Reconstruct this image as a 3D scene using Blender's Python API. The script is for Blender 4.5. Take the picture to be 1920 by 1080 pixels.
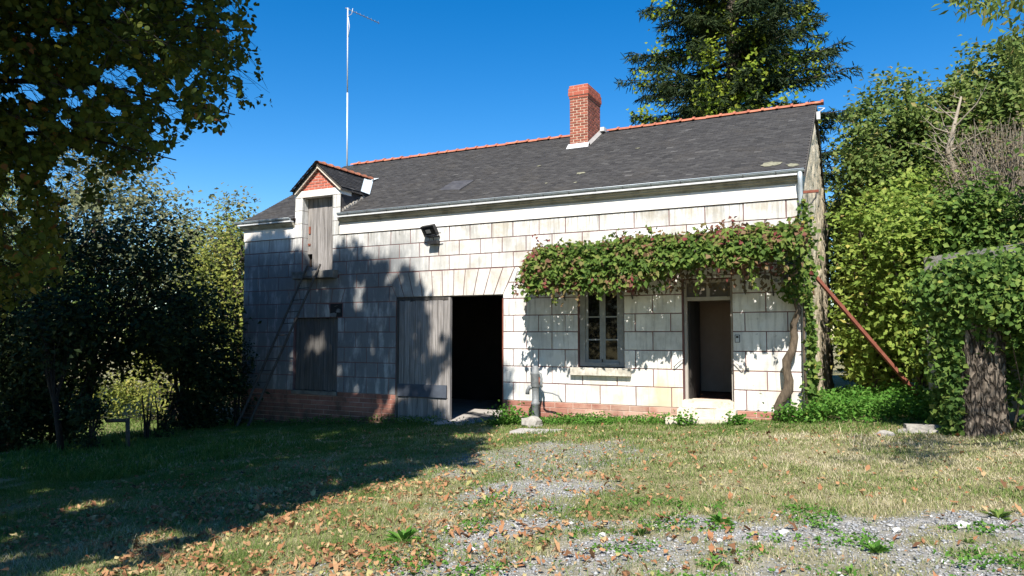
import bpy, math, random
import numpy as np
for o in list(bpy.data.objects): bpy.data.objects.remove(o)
sc = bpy.context.scene
col = sc.collection
random.seed(7)
R = np.random.default_rng(11)

# ------------------------------------------------------------------ camera
CAM = np.array([1.1477, -14.817, 1.9667])
PITCH, YAW = math.radians(3.693), math.radians(26.471)
cd = bpy.data.cameras.new('camera'); cam = bpy.data.objects.new('camera', cd); col.objects.link(cam)
cam.location = CAM; cam.rotation_euler = (math.pi/2 + PITCH, 0, YAW)
cd.sensor_width = 36; cd.lens = 36*1340/1920; cd.clip_end = 2000; cd.clip_start = .05
sc.camera = cam
sc.render.resolution_x, sc.render.resolution_y = 1024, 576
# ------------------------------------------------------------------ sun and sky
SX, SZ = -.30, -1.20            # the light travels (SX, 1, SZ) per metre of depth
sundir = np.array([SX, 1, SZ]); sundir /= np.linalg.norm(sundir)
EL = math.asin(-sundir[2]); AZ = math.atan2(-sundir[0], -sundir[1])   # azimuth of the sun measured from +Y clockwise
w = bpy.data.worlds.new('World'); sc.world = w; w.use_nodes = True
nt = w.node_tree; bg = nt.nodes['Background']
sky = nt.nodes.new('ShaderNodeTexSky'); sky.sky_type = 'NISHITA'; sky.sun_disc = False
sky.sun_elevation = EL; sky.sun_rotation = AZ
sky.air_density = 1.0; sky.dust_density = 0.1; sky.ozone_density = 3.0; sky.altitude = 0
hsv = nt.nodes.new('ShaderNodeHueSaturation'); hsv.inputs['Saturation'].default_value = 1.44; hsv.inputs['Hue'].default_value = .503
nt.links.new(sky.outputs[0], hsv.inputs['Color']); nt.links.new(hsv.outputs[0], bg.inputs[0]); bg.inputs[1].default_value = .098
sl = bpy.data.lights.new('sun', 'SUN'); sl.energy = 5.0; sl.angle = math.radians(.53); sl.color = (1, .95, .87)
so = bpy.data.objects.new('sun', sl); col.objects.link(so)
from mathutils import Vector
so.rotation_euler = Vector(sundir).to_track_quat('-Z', 'Y').to_euler()
so.location = (10, -30, 40)
vs = sc.view_settings; vs.view_transform = 'Standard'; vs.look = 'None'; vs.gamma = 1; vs.exposure = .85; vs.use_curve_mapping = False

# ------------------------------------------------------------------ helpers
def tag(o, label=None, cat=None, group=None, kind=None):
    if label: o['label'] = label
    if cat: o['category'] = cat
    if group: o['group'] = group
    if kind: o['kind'] = kind
    return o
def empty(name, loc=(0, 0, 0), parent=None):
    o = bpy.data.objects.new(name, None); col.objects.link(o); o.location = loc; o.empty_display_size = .2
    if parent: o.parent = parent
    return o
def link(name, me, m, parent=None, loc=None, rot=None):
    o = bpy.data.objects.new(name, me); col.objects.link(o)
    if m is not None and len(me.materials) == 0: me.materials.append(m)
    if parent is not None:
        o.parent = parent
        pl = parent.location
        pw = np.array(pl) if parent.parent is None else np.array(pl) + np.array(parent.parent.location)
        o.location = (np.array(loc) if loc is not None else np.zeros(3)) - pw      # given in world units
    elif loc is not None: o.location = loc
    if rot is not None: o.rotation_euler = rot
    return o
class MB:
    def __init__(s): s.v = []; s.f = []; s.sm = []
    def add(s, vs_, fs, smooth=False):
        n = len(s.v); s.v += [tuple(map(float, p)) for p in vs_]
        for q in fs: s.f.append(tuple(i+n for i in q)); s.sm.append(smooth)
        return s
    def box(s, a, b, jit=0):
        x0, y0, z0 = a; x1, y1, z1 = b
        j = lambda: random.uniform(-jit, jit) if jit else 0
        V = [(x+j(), y+j(), z+j()) for x, y, z in [(x0,y0,z0),(x1,y0,z0),(x1,y1,z0),(x0,y1,z0),(x0,y0,z1),(x1,y0,z1),(x1,y1,z1),(x0,y1,z1)]]
        return s.add(V, [(0,3,2,1),(4,5,6,7),(0,1,5,4),(1,2,6,5),(2,3,7,6),(3,0,4,7)])
    def prism(s, poly, y0, y1, ch=0):
        """polygon in x,z (counter-clockwise seen from the front, -y), front at y0 with a chamfer ch"""
        n = len(poly); P = np.array(poly, float); c = P.mean(0)
        ext = np.abs(P-c).max(0)
        I = c + (P-c)*(1-ch/np.maximum(ext, .02))
        V = [(x, y0, z) for x, z in I] + [(x, y0+ch, z) for x, z in P] + [(x, y1, z) for x, z in P]
        F = [tuple(range(n))]
        for i in range(n):
            k = (i+1) % n
            F += [(i, i+n, k+n, k), (i+n, i+2*n, k+2*n, k+n)]
        F.append(tuple(range(3*n-1, 2*n-1, -1)))
        return s.add(V, F)
    def tube(s, pts, rad, n=8, smooth=True, cap=True):
        pts = [np.array(p, float) for p in pts]
        if not hasattr(rad, '__len__'): rad = [rad]*len(pts)
        V = []; prev = None
        for i, p in enumerate(pts):
            t = pts[min(i+1, len(pts)-1)] - pts[max(i-1, 0)]; t = t/(np.linalg.norm(t)+1e-9)
            if prev is None:
                a = np.array([0, 0, 1.]) if abs(t[2]) < .9 else np.array([1., 0, 0])
                u = np.cross(t, a)
            else: u = prev - t*np.dot(prev, t)
            u = u/(np.linalg.norm(u)+1e-9); prev = u; v2 = np.cross(t, u)
            for k in range(n):
                a = 2*math.pi*k/n; V.append(p + rad[i]*(math.cos(a)*u + math.sin(a)*v2))
        F = []
        for i in range(len(pts)-1):
            for k in range(n):
                k2 = (k+1) % n; F.append((i*n+k, i*n+k2, (i+1)*n+k2, (i+1)*n+k))
        if cap: F.append(tuple(range(n-1, -1, -1))); F.append(tuple(range((len(pts)-1)*n, len(pts)*n)))
        return s.add(V, F, smooth)
    def mesh(s, name):
        me = bpy.data.meshes.new(name); me.from_pydata(s.v, [], s.f); me.polygons.foreach_set('use_smooth', s.sm); me.update(); return me
    def build(s, name, m, parent=None, **k): return link(name, s.mesh(name), m, parent, **k)
def bx(name, a, b, m, parent=None, jit=0): return MB().box(a, b, jit).build(name, m, parent)
def npmesh(name, V, F, m, parent=None, tint=None, smooth=False):
    """V (n,3), F (k,3|4) numpy; tint per vertex"""
    me = bpy.data.meshes.new(name); V = np.asarray(V, np.float32); F = np.asarray(F, np.int32); k = F.shape[1]
    me.vertices.add(len(V)); me.vertices.foreach_set('co', V.ravel())
    me.loops.add(F.size); me.loops.foreach_set('vertex_index', F.ravel())
    me.polygons.add(len(F)); me.polygons.foreach_set('loop_start', np.arange(0, F.size, k, dtype=np.int32))
    me.polygons.foreach_set('loop_total', np.full(len(F), k, np.int32))
    if smooth: me.polygons.foreach_set('use_smooth', np.ones(len(F), bool))
    if tint is not None:
        a = me.attributes.new('tint', 'FLOAT', 'POINT'); a.data.foreach_set('value', np.asarray(tint, np.float32))
    me.update(calc_edges=True); me.validate()
    return link(name, me, m, parent)
def unit(a): return a/(np.linalg.norm(a, axis=-1, keepdims=True)+1e-9)
def sstep(a, b, x): t = np.clip((x-a)/(b-a), 0, 1); return t*t*(3-2*t)
_tab = np.random.default_rng(5).random((256, 256))
def vnoise(x, y, s=1.0, o=0):
    x = np.asarray(x)/s + 57.3 + o*17.1; y = np.asarray(y)/s + 91.7 + o*31.7
    i = np.floor(x).astype(int); j = np.floor(y).astype(int); fx = x-i; fy = y-j
    fx = fx*fx*(3-2*fx); fy = fy*fy*(3-2*fy); g = lambda a, b: _tab[a % 256, b % 256]
    return (g(i,j)*(1-fx)+g(i+1,j)*fx)*(1-fy)+(g(i,j+1)*(1-fx)+g(i+1,j+1)*fx)*fy
def inpoly(x, y, poly):
    x = np.asarray(x); y = np.asarray(y); ins = np.zeros(x.shape, bool); n = len(poly)
    for i in range(n):
        x1, y1 = poly[i]; x2, y2 = poly[(i+1) % n]
        if y1 == y2: continue
        c = ((y1 > y) != (y2 > y)) & (x < (x2-x1)*(y-y1)/(y2-y1)+x1); ins ^= c
    return ins
# view of a world point, in the 1920 x 1080 frame: used to keep a branch from hanging across the house
_fw = np.array([-math.sin(YAW)*math.cos(PITCH), math.cos(YAW)*math.cos(PITCH), math.sin(PITCH)])
_rt = np.array([math.cos(YAW), math.sin(YAW), 0]); _up = np.cross(_rt, _fw)
def view(P):
    d = np.asarray(P)-CAM; z = d@_fw
    zz = np.where(np.abs(z) < .05, .05, z)
    return 960+1340*(d@_rt)/zz, 540-1340*(d@_up)/zz, z

# ------------------------------------------------------------------ materials
def M(name, ramp, scale=4, rough=.85, stretch=(1, 1, 1), bump=0, bscale=None, rnd=0, attr=None, trans=0, detail=6, metal=0, spec=.3,
      overlay=None, distort=0, coord='pos'):
    m = bpy.data.materials.new(name); m.use_nodes = True; n = m.node_tree; N = n.nodes; Lk = n.links
    b = N['Principled BSDF']; b.inputs['Roughness'].default_value = rough; b.inputs['Metallic'].default_value = metal
    b.inputs['Specular IOR Level'].default_value = spec
    geo = N.new('ShaderNodeNewGeometry'); mp = N.new('ShaderNodeMapping'); mp.inputs['Scale'].default_value = stretch
    if coord == 'obj':
        tc = N.new('ShaderNodeTexCoord'); Lk.new(tc.outputs['Object'], mp.inputs['Vector'])
    else: Lk.new(geo.outputs['Position'], mp.inputs['Vector'])
    def noise(sc_, det=detail, dist=distort):
        t = N.new('ShaderNodeTexNoise'); t.inputs['Scale'].default_value = sc_; t.inputs['Detail'].default_value = det
        t.inputs['Roughness'].default_value = .62; t.inputs['Distortion'].default_value = dist
        Lk.new(mp.outputs[0], t.inputs['Vector']); return t.outputs['Fac']
    def mkramp(fac, stops):
        r = N.new('ShaderNodeValToRGB'); e = r.color_ramp.elements
        while len(e) < len(stops): e.new(.5)
        for i, (p, c) in enumerate(stops): e[i].position = p; e[i].color = (*c, 1)
        Lk.new(fac, r.inputs[0]); return r.outputs[0]
    if attr:
        a = N.new('ShaderNodeAttribute'); a.attribute_name = attr; fac = a.outputs['Fac']
    else: fac = noise(scale)
    c = mkramp(fac, ramp)
    for ov in (overlay or []):      # (scale, stretch, lo, hi, colour, amount, zrange, xrange)
        mp2 = N.new('ShaderNodeMapping'); mp2.inputs['Scale'].default_value = ov.get('stretch', (1, 1, 1)); mp2.inputs['Location'].default_value = ov.get('loc', (0, 0, 0))
        Lk.new(geo.outputs['Position'], mp2.inputs['Vector'])
        t = N.new('ShaderNodeTexNoise'); t.inputs['Scale'].default_value = ov['scale']; t.inputs['Detail'].default_value = 7; t.inputs['Roughness'].default_value = .65
        Lk.new(mp2.outputs[0], t.inputs['Vector'])
        mr = N.new('ShaderNodeMapRange'); mr.inputs['From Min'].default_value = ov['lo']; mr.inputs['From Max'].default_value = ov['hi']; mr.inputs['To Max'].default_value = ov['amt']
        Lk.new(t.outputs['Fac'], mr.inputs['Value']); f = mr.outputs[0]
        for ax, rng in (('Z', ov.get('z')), ('X', ov.get('x'))):
            if rng:
                sp = N.new('ShaderNodeSeparateXYZ'); Lk.new(geo.outputs['Position'], sp.inputs[0])
                r2 = N.new('ShaderNodeMapRange'); r2.interpolation_type = 'SMOOTHSTEP'
                r2.inputs['From Min'].default_value, r2.inputs['From Max'].default_value = rng
                Lk.new(sp.outputs[ax], r2.inputs['Value'])
                mu = N.new('ShaderNodeMath'); mu.operation = 'MULTIPLY'; Lk.new(f, mu.inputs[0]); Lk.new(r2.outputs[0], mu.inputs[1]); f = mu.outputs[0]
        mx = N.new('ShaderNodeMix'); mx.data_type = 'RGBA'; Lk.new(f, mx.inputs['Factor']); Lk.new(c, mx.inputs['A']); mx.inputs['B'].default_value = (*ov['col'], 1)
        c = mx.outputs['Result']
    if rnd:
        oi = N.new('ShaderNodeObjectInfo'); mr = N.new('ShaderNodeMapRange'); mr.inputs['To Min'].default_value = 1-rnd; mr.inputs['To Max'].default_value = 1+rnd*.6
        Lk.new(oi.outputs['Random'], mr.inputs['Value'])
        vm = N.new('ShaderNodeVectorMath'); vm.operation = 'SCALE'; Lk.new(c, vm.inputs[0]); Lk.new(mr.outputs[0], vm.inputs['Scale']); c = vm.outputs[0]
    Lk.new(c, b.inputs['Base Color'])
    if bump:
        bn = N.new('ShaderNodeBump'); bn.inputs['Strength'].default_value = bump; bn.inputs['Distance'].default_value = .02
        Lk.new(noise(bscale or scale*4, 8), bn.inputs['Height']); Lk.new(bn.outputs[0], b.inputs['Normal'])
    if trans:
        tr = N.new('ShaderNodeBsdfTranslucent'); Lk.new(c, tr.inputs['Color']); ms = N.new('ShaderNodeMixShader'); ms.inputs[0].default_value = trans
        Lk.new(b.outputs[0], ms.inputs[1]); Lk.new(tr.outputs[0], ms.inputs[2]); Lk.new(ms.outputs[0], N['Material Output'].inputs['Surface'])
    return m
dirt_and_shade = [dict(scale=1.3, lo=.46, hi=.70, amt=.58, col=(.30, .29, .26)), dict(scale=2.6, stretch=(1.3, 1.3, .8), lo=.43, hi=.62, amt=.42, col=(.40, .39, .35), z=(2.9, 3.6)),
        dict(scale=3.5, stretch=(3.2, 3.2, .30), lo=.50, hi=.74, amt=.68, col=(.23, .22, .20)), dict(scale=5, stretch=(5, 5, .25), lo=.46, hi=.64, amt=.6, col=(.21, .20, .175), z=(4.0, 4.6)),
        dict(scale=9, lo=.62, hi=.72, amt=.5, col=(.13, .13, .12)),
        dict(scale=1.0, lo=.42, hi=.62, amt=.75, col=(.62, .47, .28), z=(1.75, .75), x=(-5.6, -3.5)),
        dict(scale=1.6, lo=.48, hi=.62, amt=.6, col=(.42, .37, .28), z=(3.0, 3.35), x=(-9.2, -7.2)),
        dict(scale=1.8, stretch=(2.2, 2.2, .6), lo=.20, hi=.50, amt=.88, col=(.13, .14, .148), x=(-7.9, -9.8), z=(4.8, 3.8))]  # left-end grime, strengthened so the colour also deepens the linden's shade
MAT = dict(
 stone=M('limewashed_stone', [(.3, (.70, .68, .64)), (.6, (.80, .785, .75))], 2, .9, bump=.25, bscale=38, rnd=.10, overlay=dirt_and_shade),
 arch=M('arch_stone', [(.3, (.55, .50, .42)), (.62, (.76, .73, .68))], 2.2, .9, bump=.3, bscale=30, rnd=.12, overlay=dirt_and_shade),
 frieze=M('frieze_plaster', [(.3, (.78, .74, .66)), (.55, (.82, .80, .77))], 1.1, .9, bump=.15, bscale=30,
          overlay=[dict(scale=1.2, stretch=(.7, 1, 1), lo=.5, hi=.68, amt=.55, col=(.70, .52, .34)), dict(scale=5, stretch=(4, 4, .5), lo=.6, hi=.75, amt=.5, col=(.3, .28, .25))]),
 joint=M('red_painted_joint', [(.3, (.15, .078, .075)), (.7, (.23, .13, .12))], 5, .95),
 core=M('lime_mortar', [(.3, (.42, .37, .30)), (.7, (.55, .50, .42))], 6, .95, bump=.3),
 darkstone=M('weathered_stone', [(.3, (.09, .085, .075)), (.7, (.26, .245, .22))], 4, .95, bump=.5, bscale=30),
 sill=M('sill_stone', [(.35, (.38, .35, .29)), (.65, (.66, .62, .54))], 5, .9, bump=.4, bscale=30, overlay=[dict(scale=4, stretch=(4, 4, .6), lo=.5, hi=.7, amt=.6, col=(.2, .19, .16))]),
 cornice=M('cornice_stone', [(.3, (.28, .25, .18)), (.65, (.48, .44, .35))], 2.2, .9, stretch=(.6, 1, 3), bump=.4, bscale=25, overlay=[dict(scale=3, lo=.5, hi=.7, amt=.7, col=(.12, .115, .08))]),
 fascia=M('white_fascia', [(.3, (.52, .53, .53)), (.7, (.66, .66, .66))], 6, .6),
 brick=M('plinth_brick', [(.3, (.30, .12, .085)), (.7, (.42, .19, .14))], 6, .9, bump=.3, bscale=50, rnd=.22,
         overlay=[dict(scale=1.1, lo=.40, hi=.56, amt=.7, col=(.60, .42, .32), x=(-5.6, -4.2)), dict(scale=2, lo=.5, hi=.7, amt=.9, col=(.07, .052, .036), x=(-7.8, -9.5)), dict(scale=3, lo=.35, hi=.6, amt=.8, col=(.075, .06, .045), z=(.25, -.2))]),  # dark brown at the left puts the tree shade into the brick colour
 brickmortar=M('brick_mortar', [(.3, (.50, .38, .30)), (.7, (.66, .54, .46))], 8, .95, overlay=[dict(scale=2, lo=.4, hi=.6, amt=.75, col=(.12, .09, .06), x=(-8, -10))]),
 chimbrick=M('chimney_brick', [(.3, (.22, .065, .04)), (.7, (.36, .11, .07))], 7, .9, bump=.3, bscale=50, rnd=.42),
 capbrick=M('chimney_cap_brick', [(.3, (.36, .09, .055)), (.7, (.46, .13, .08))], 7, .85, bump=.3, bscale=50, rnd=.12),
 chimmortar=M('chimney_mortar', [(.3, (.56, .43, .31)), (.7, (.68, .56, .43))], 8, .95),
 gabrick=M('gable_brick', [(.3, (.42, .115, .075)), (.7, (.50, .15, .10))], 8, .9, rnd=.15),
 gabmortar=M('gable_mortar', [(.3, (.58, .48, .42)), (.7, (.70, .62, .55))], 8, .95),
 slate=M('slate', [(0, (.032, .0315, .033)), (.45, (.050, .0485, .049)), (.85, (.072, .070, .069)), (1, (.105, .102, .10))], attr='tint', rough=.8, spec=.2, bump=.3, bscale=30,
         overlay=[dict(scale=.9, lo=.52, hi=.75, amt=.45, col=(.075, .066, .055)), dict(scale=14, lo=.70, hi=.78, amt=.5, col=(.16, .155, .13))]),
 slateside=M('slate_cheek', [(.3, (.045, .043, .044)), (.7, (.09, .086, .085))], 6, .6, bump=.3),
 lichen=M('lichen', [(.3, (.13, .125, .085)), (.7, (.27, .26, .18))], 14, .95),
 tile=M('ridge_terracotta', [(.3, (.34, .10, .06)), (.6, (.46, .17, .10)), (.75, (.50, .28, .14))], 5, .85, bump=.3, bscale=40, rnd=.2),
 oldtile=M('old_terracotta', [(.3, (.25, .09, .05)), (.7, (.42, .17, .10))], 6, .9, bump=.3, bscale=40, rnd=.25),
 zinc=M('zinc', [(.3, (.34, .385, .41)), (.7, (.50, .55, .58))], 3, .45, metal=.25, spec=.5),
 zincnew=M('zinc_flashing', [(.3, (.55, .63, .66)), (.7, (.66, .73, .75))], 5, .5, metal=.1),
 plaster=M('rough_render', [(.3, (.54, .44, .30)), (.65, (.72, .62, .46))], 2.4, .95, bump=.9, bscale=14,
           overlay=[dict(scale=7, lo=.58, hi=.68, amt=.6, col=(.25, .20, .14)), dict(scale=1.7, lo=.55, hi=.66, amt=.55, col=(.6, .57, .5))]),
 wood=M('silver_grey_wood', [(.3, (.14, .13, .12)), (.5, (.27, .25, .235)), (.75, (.44, .41, .39))], 3, .85, stretch=(9, 9, .45), bump=.5, bscale=14, rnd=.15,
        overlay=[dict(scale=12, lo=.66, hi=.72, amt=.8, col=(.05, .045, .04)), dict(scale=3, stretch=(6, 6, .3), lo=.52, hi=.72, amt=.55, col=(.10, .085, .075))]),
 darkwood=M('dark_old_wood', [(.3, (.045, .04, .036)), (.7, (.11, .10, .09))], 3, .9, stretch=(9, 9, .5), bump=.4, rnd=.15),
 stablewood=M('stable_door_wood', [(.3, (.07, .065, .06)), (.7, (.17, .16, .15))], 3, .9, stretch=(9, 9, .45), bump=.5, bscale=14, rnd=.12),
 bargewood=M('bargeboard_paint', [(.3, (.62, .52, .40)), (.7, (.76, .69, .60))], 8, .8, bump=.2),
 bluepaint=M('slate_blue_board', [(.3, (.055, .065, .085)), (.7, (.085, .10, .125))], 5, .7),
 winframe=M('grey_window_paint', [(.3, (.24, .245, .24)), (.7, (.33, .335, .33))], 8, .65, bump=.15, rnd=.05),
 doorframe=M('cream_door_paint', [(.3, (.34, .31, .27)), (.7, (.42, .39, .34))], 7, .7),
 innerdoor=M('interior_door_paint', [(.3, (.30, .22, .17)), (.7, (.36, .27, .21))], 3, .7),
 inside=M('interior_wall', [(.3, (.10, .09, .08)), (.7, (.16, .14, .12))], 2, .95),
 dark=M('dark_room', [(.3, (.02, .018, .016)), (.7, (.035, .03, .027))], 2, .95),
 tilefloor=M('red_tile_floor', [(.3, (.16, .07, .04)), (.7, (.22, .10, .06))], 5, .8),
 concrete=M('concrete', [(.3, (.30, .275, .25)), (.7, (.48, .45, .42))], 4, .9, bump=.4, bscale=40, overlay=[dict(scale=2, lo=.5, hi=.7, amt=.5, col=(.14, .13, .11))]),
 stepstone=M('worn_step_stone', [(.3, (.52, .44, .34)), (.7, (.70, .63, .53))], 5, .9, bump=.5, bscale=25, overlay=[dict(scale=6, lo=.6, hi=.7, amt=.6, col=(.28, .22, .16))]),
 castiron=M('grey_cast_iron', [(.3, (.15, .16, .165)), (.7, (.25, .26, .265))], 14, .55, metal=.2, bump=.3, bscale=60),
 blackmetal=M('black_metal', [(.3, (.012, .012, .013)), (.7, (.022, .022, .024))], 10, .45, spec=.5),
 floodglass=M('flood_reflector', [(.3, (.16, .16, .165)), (.7, (.22, .22, .225))], 10, .35, spec=.5),
 steel=M('brushed_steel', [(.3, (.25, .25, .26)), (.7, (.35, .35, .36))], 10, .4, metal=.6),
 galv=M('galvanised_mast', [(.3, (.52, .57, .60)), (.7, (.66, .70, .72))], 8, .5, metal=.2),
 rust=M('red_rust', [(.3, (.17, .05, .03)), (.7, (.28, .10, .065))], 9, .85, bump=.4, bscale=50),
 greenpipe=M('green_pipe', [(.3, (.05, .13, .11)), (.7, (.09, .20, .17))], 9, .6),
 plastic=M('white_plastic', [(.3, (.52, .53, .53)), (.7, (.60, .60, .60))], 9, .5),
 bark=M('furrowed_bark', [(.35, (.10, .078, .058)), (.55, (.19, .155, .12)), (.75, (.32, .27, .215))], 7, .95, stretch=(3, 3, .5), bump=.8, bscale=12),
 vinebark=M('vine_bark', [(.3, (.06, .045, .032)), (.7, (.17, .13, .09))], 8, .95, stretch=(3, 3, .6), bump=.8, bscale=20),
 twig=M('dark_twig', [(.3, (.014, .012, .010)), (.7, (.035, .03, .025))], 6, .95),
 paletwig=M('bleached_twig', [(.3, (.20, .165, .12)), (.7, (.34, .29, .22))], 6, .95),
 rock=M('pale_boulder', [(.3, (.22, .20, .175)), (.7, (.42, .395, .35))], 6, .95, bump=.6, bscale=20),
 pebble=M('white_pebble', [(.3, (.50, .48, .45)), (.7, (.68, .66, .63))], 12, .8),
 gravel=M('gravel', [(0, (.15, .155, .16)), (.5, (.29, .295, .30)), (.8, (.39, .385, .375)), (1, (.54, .52, .49))], attr='tint', rough=.9, bump=.3, bscale=40),
 grass=M('grass_blade', [(0, (.08, .15, .027)), (.35, (.165, .245, .06)), (.6, (.32, .32, .135)), (.8, (.50, .435, .27)), (1, (.62, .545, .39))], attr='tint', rough=.8, trans=.35, spec=.15),
 litter=M('fallen_leaf', [(0, (.06, .035, .02)), (.25, (.16, .08, .04)), (.5, (.33, .15, .07)), (.75, (.42, .24, .12)), (.9, (.46, .36, .19)), (1, (.34, .32, .12))], attr='tint', rough=.8, trans=.15, spec=.2),
)
def barkmat():
    m = MAT['bark']; n = m.node_tree; N = n.nodes; Lk = n.links; b = N['Principled BSDF']; src = b.inputs['Base Color'].links[0].from_socket
    g = N.new('ShaderNodeNewGeometry'); mp = N.new('ShaderNodeMapping'); mp.inputs['Scale'].default_value = (15, 15, 4.5); Lk.new(g.outputs['Position'], mp.inputs[0])
    nz = N.new('ShaderNodeTexNoise'); nz.inputs['Scale'].default_value = 1.2; Lk.new(mp.outputs[0], nz.inputs['Vector'])
    ad = N.new('ShaderNodeVectorMath'); ad.operation = 'ADD'; Lk.new(mp.outputs[0], ad.inputs[0]); Lk.new(nz.outputs['Color'], ad.inputs[1])
    vo = N.new('ShaderNodeTexVoronoi'); vo.feature = 'DISTANCE_TO_EDGE'; vo.inputs['Scale'].default_value = 1.0; Lk.new(ad.outputs[0], vo.inputs['Vector'])
    mr = N.new('ShaderNodeMapRange'); mr.inputs['From Max'].default_value = .22; Lk.new(vo.outputs['Distance'], mr.inputs['Value'])
    mx = N.new('ShaderNodeMix'); mx.data_type = 'RGBA'; mx.inputs['A'].default_value = (.03, .022, .016, 1); Lk.new(mr.outputs[0], mx.inputs['Factor']); Lk.new(src, mx.inputs['B']); Lk.new(mx.outputs['Result'], b.inputs['Base Color'])
    bp = N.new('ShaderNodeBump'); bp.inputs['Strength'].default_value = 1; bp.inputs['Distance'].default_value = .035; Lk.new(mr.outputs[0], bp.inputs['Height']); Lk.new(bp.outputs[0], b.inputs['Normal'])
barkmat()
def leafmat(name, ramp, trans=.4, rough=.6, spec=.12): return M(name, ramp, attr='tint', rough=rough, trans=trans, spec=spec)
LF = dict(
 linden=leafmat('linden_leaf', [(0, (.03, .05, .010)), (.55, (.075, .105, .018)), (.85, (.15, .15, .024)), (.95, (.20, .15, .03)), (1, (.20, .09, .03))], .42),
 vine=leafmat('creeper_leaf', [(0, (.035, .075, .014)), (.4, (.10, .165, .03)), (.62, (.18, .235, .05)), (.78, (.22, .15, .075)), (.9, (.19, .085, .06)), (1, (.20, .045, .045))], .3),
 dark=leafmat('evergreen_leaf', [(0, (.012, .022, .008)), (.7, (.028, .045, .014)), (1, (.05, .065, .02))], .15),
 lime=leafmat('bright_shrub_leaf', [(0, (.08, .14, .022)), (.45, (.21, .30, .052)), (.8, (.34, .40, .09)), (1, (.46, .42, .11))], .4),
 ivy=leafmat('ivy_leaf', [(0, (.035, .08, .015)), (.5, (.11, .19, .038)), (.9, (.22, .28, .065)), (1, (.36, .32, .08))], .3),
 hill=leafmat('hillside_leaf', [(0, (.055, .095, .022)), (.5, (.15, .215, .05)), (.8, (.25, .27, .085)), (1, (.35, .26, .10))], .35),
 needle=leafmat('conifer_needle', [(0, (.014, .028, .010)), (.6, (.035, .055, .018)), (1, (.085, .10, .032))], .1),
 creeperlime=leafmat('sunlit_creeper_leaf', [(0, (.14, .21, .02)), (.6, (.30, .38, .04)), (1, (.44, .45, .07))], .45),
 poplar=leafmat('silvery_leaf', [(0, (.08, .10, .045)), (.5, (.18, .195, .10)), (1, (.36, .34, .20))], .35),
 yellow=leafmat('yellowing_leaf', [(0, (.11, .15, .028)), (.5, (.25, .28, .06)), (1, (.44, .38, .11))], .4),
 cover=leafmat('ground_cover_leaf', [(0, (.04, .12, .016)), (.5, (.10, .24, .035)), (1, (.20, .33, .07))], .35),
 dry=leafmat('dry_leaf', [(0, (.10, .075, .045)), (.6, (.22, .175, .11)), (1, (.36, .30, .20))], .3),
)
# glass
gm = bpy.data.materials.new('window_glass'); gm.use_nodes = True; gb = gm.node_tree.nodes['Principled BSDF']
gb.inputs['Base Color'].default_value = (.02, .02, .02, 1); gb.inputs['Roughness'].default_value = .04; gb.inputs['Specular IOR Level'].default_value = .5
gb.inputs['Transmission Weight'].default_value = .6; gb.inputs['IOR'].default_value = 1.45

# ------------------------------------------------------------------ ground
BANK = [(2.15, 60), (2.15, 1.0), (3.1, -.55), (4.5, -2.0), (60, -2.2)]
def bankdist(x, y):
    """distance behind the retaining line (positive on the hill)"""
    d = np.full(np.shape(x), 1e9); x = np.asarray(x, float); y = np.asarray(y, float)
    for (x1, y1), (x2, y2) in zip(BANK[:-1], BANK[1:]):
        L = math.hypot(x2-x1, y2-y1); t = np.clip(((x-x1)*(x2-x1)+(y-y1)*(y2-y1))/L**2, 0, 1)
        d = np.minimum(d, np.hypot(x-x1-t*(x2-x1), y-y1-t*(y2-y1)))
    side = inpoly(x, y, BANK+[(60, 60)])
    return np.where(side, d, -d)
def H(x, y):
    x = np.asarray(x, float); y = np.asarray(y, float)
    z = .333+.0606*np.clip(x, -19, 6) + .03*(vnoise(x, y, 2.2)-.5)*sstep(-.2, -1.5, y)
    z = z - .40*sstep(-15.5, -19, x)*sstep(-7, -4, y)
    s = bankdist(x, y)
    z = z + 2.9*sstep(.25, .9, s) + np.clip(s-.8, 0, 14)*.36
    return z
def grid(xs, ys):
    X, Y = np.meshgrid(xs, ys); V = np.stack([X, Y, H(X, Y)], -1).reshape(-1, 3); nx = len(xs); ny = len(ys)
    i = np.arange(nx-1)[None, :]+np.arange(ny-1)[:, None]*nx; i = i.ravel()
    return V, np.stack([i, i+1, i+1+nx, i+nx], -1)
xs = np.unique(np.concatenate([np.linspace(-400, -40, 10), np.linspace(-40, -18, 30), np.linspace(-18, 7, 150), np.linspace(7, 40, 30), np.linspace(40, 400, 10)]))
ys = np.unique(np.concatenate([np.linspace(-60, -16, 10), np.linspace(-16, 3, 110), np.linspace(3, 40, 40), np.linspace(40, 600, 12)]))
def gravelmask(x, y):
    x = np.asarray(x); y = np.asarray(y)
    e = -8.15+.30*x+.5*(vnoise(x, y, .7, 3)-.5)+.25*(vnoise(x, y, .25, 4)-.5)
    band = sstep(.25, -.15, y-e)*sstep(-2.6, -1.5, x+.6*(vnoise(x, y, .6, 5)-.5)-(y+8.4)*.25)
    band = band*np.clip(.0+2.4*(vnoise(x, y, .5, 14)*.6+vnoise(x, y, .16, 15)*.4-.25)+.7*sstep(-.9, -.1, y-e)*sstep(.3, -.5, y-e-.1), .05, 1)
    r = np.hypot((x+3.3)/1.5, (y+4.9)/2.1); path = .58*sstep(1.15, .5, r+.7*(vnoise(x, y, .55, 6)-.5))
    r2 = np.hypot((x+2.3)/.9, (y+7.4)/1.2); mid = .8*sstep(1.15, .5, r2+.6*(vnoise(x, y, .4, 8)-.5))
    return np.maximum(np.maximum(band, path), mid)
V, F = grid(xs, ys)
gmask = gravelmask(V[:, 0], V[:, 1])
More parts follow.
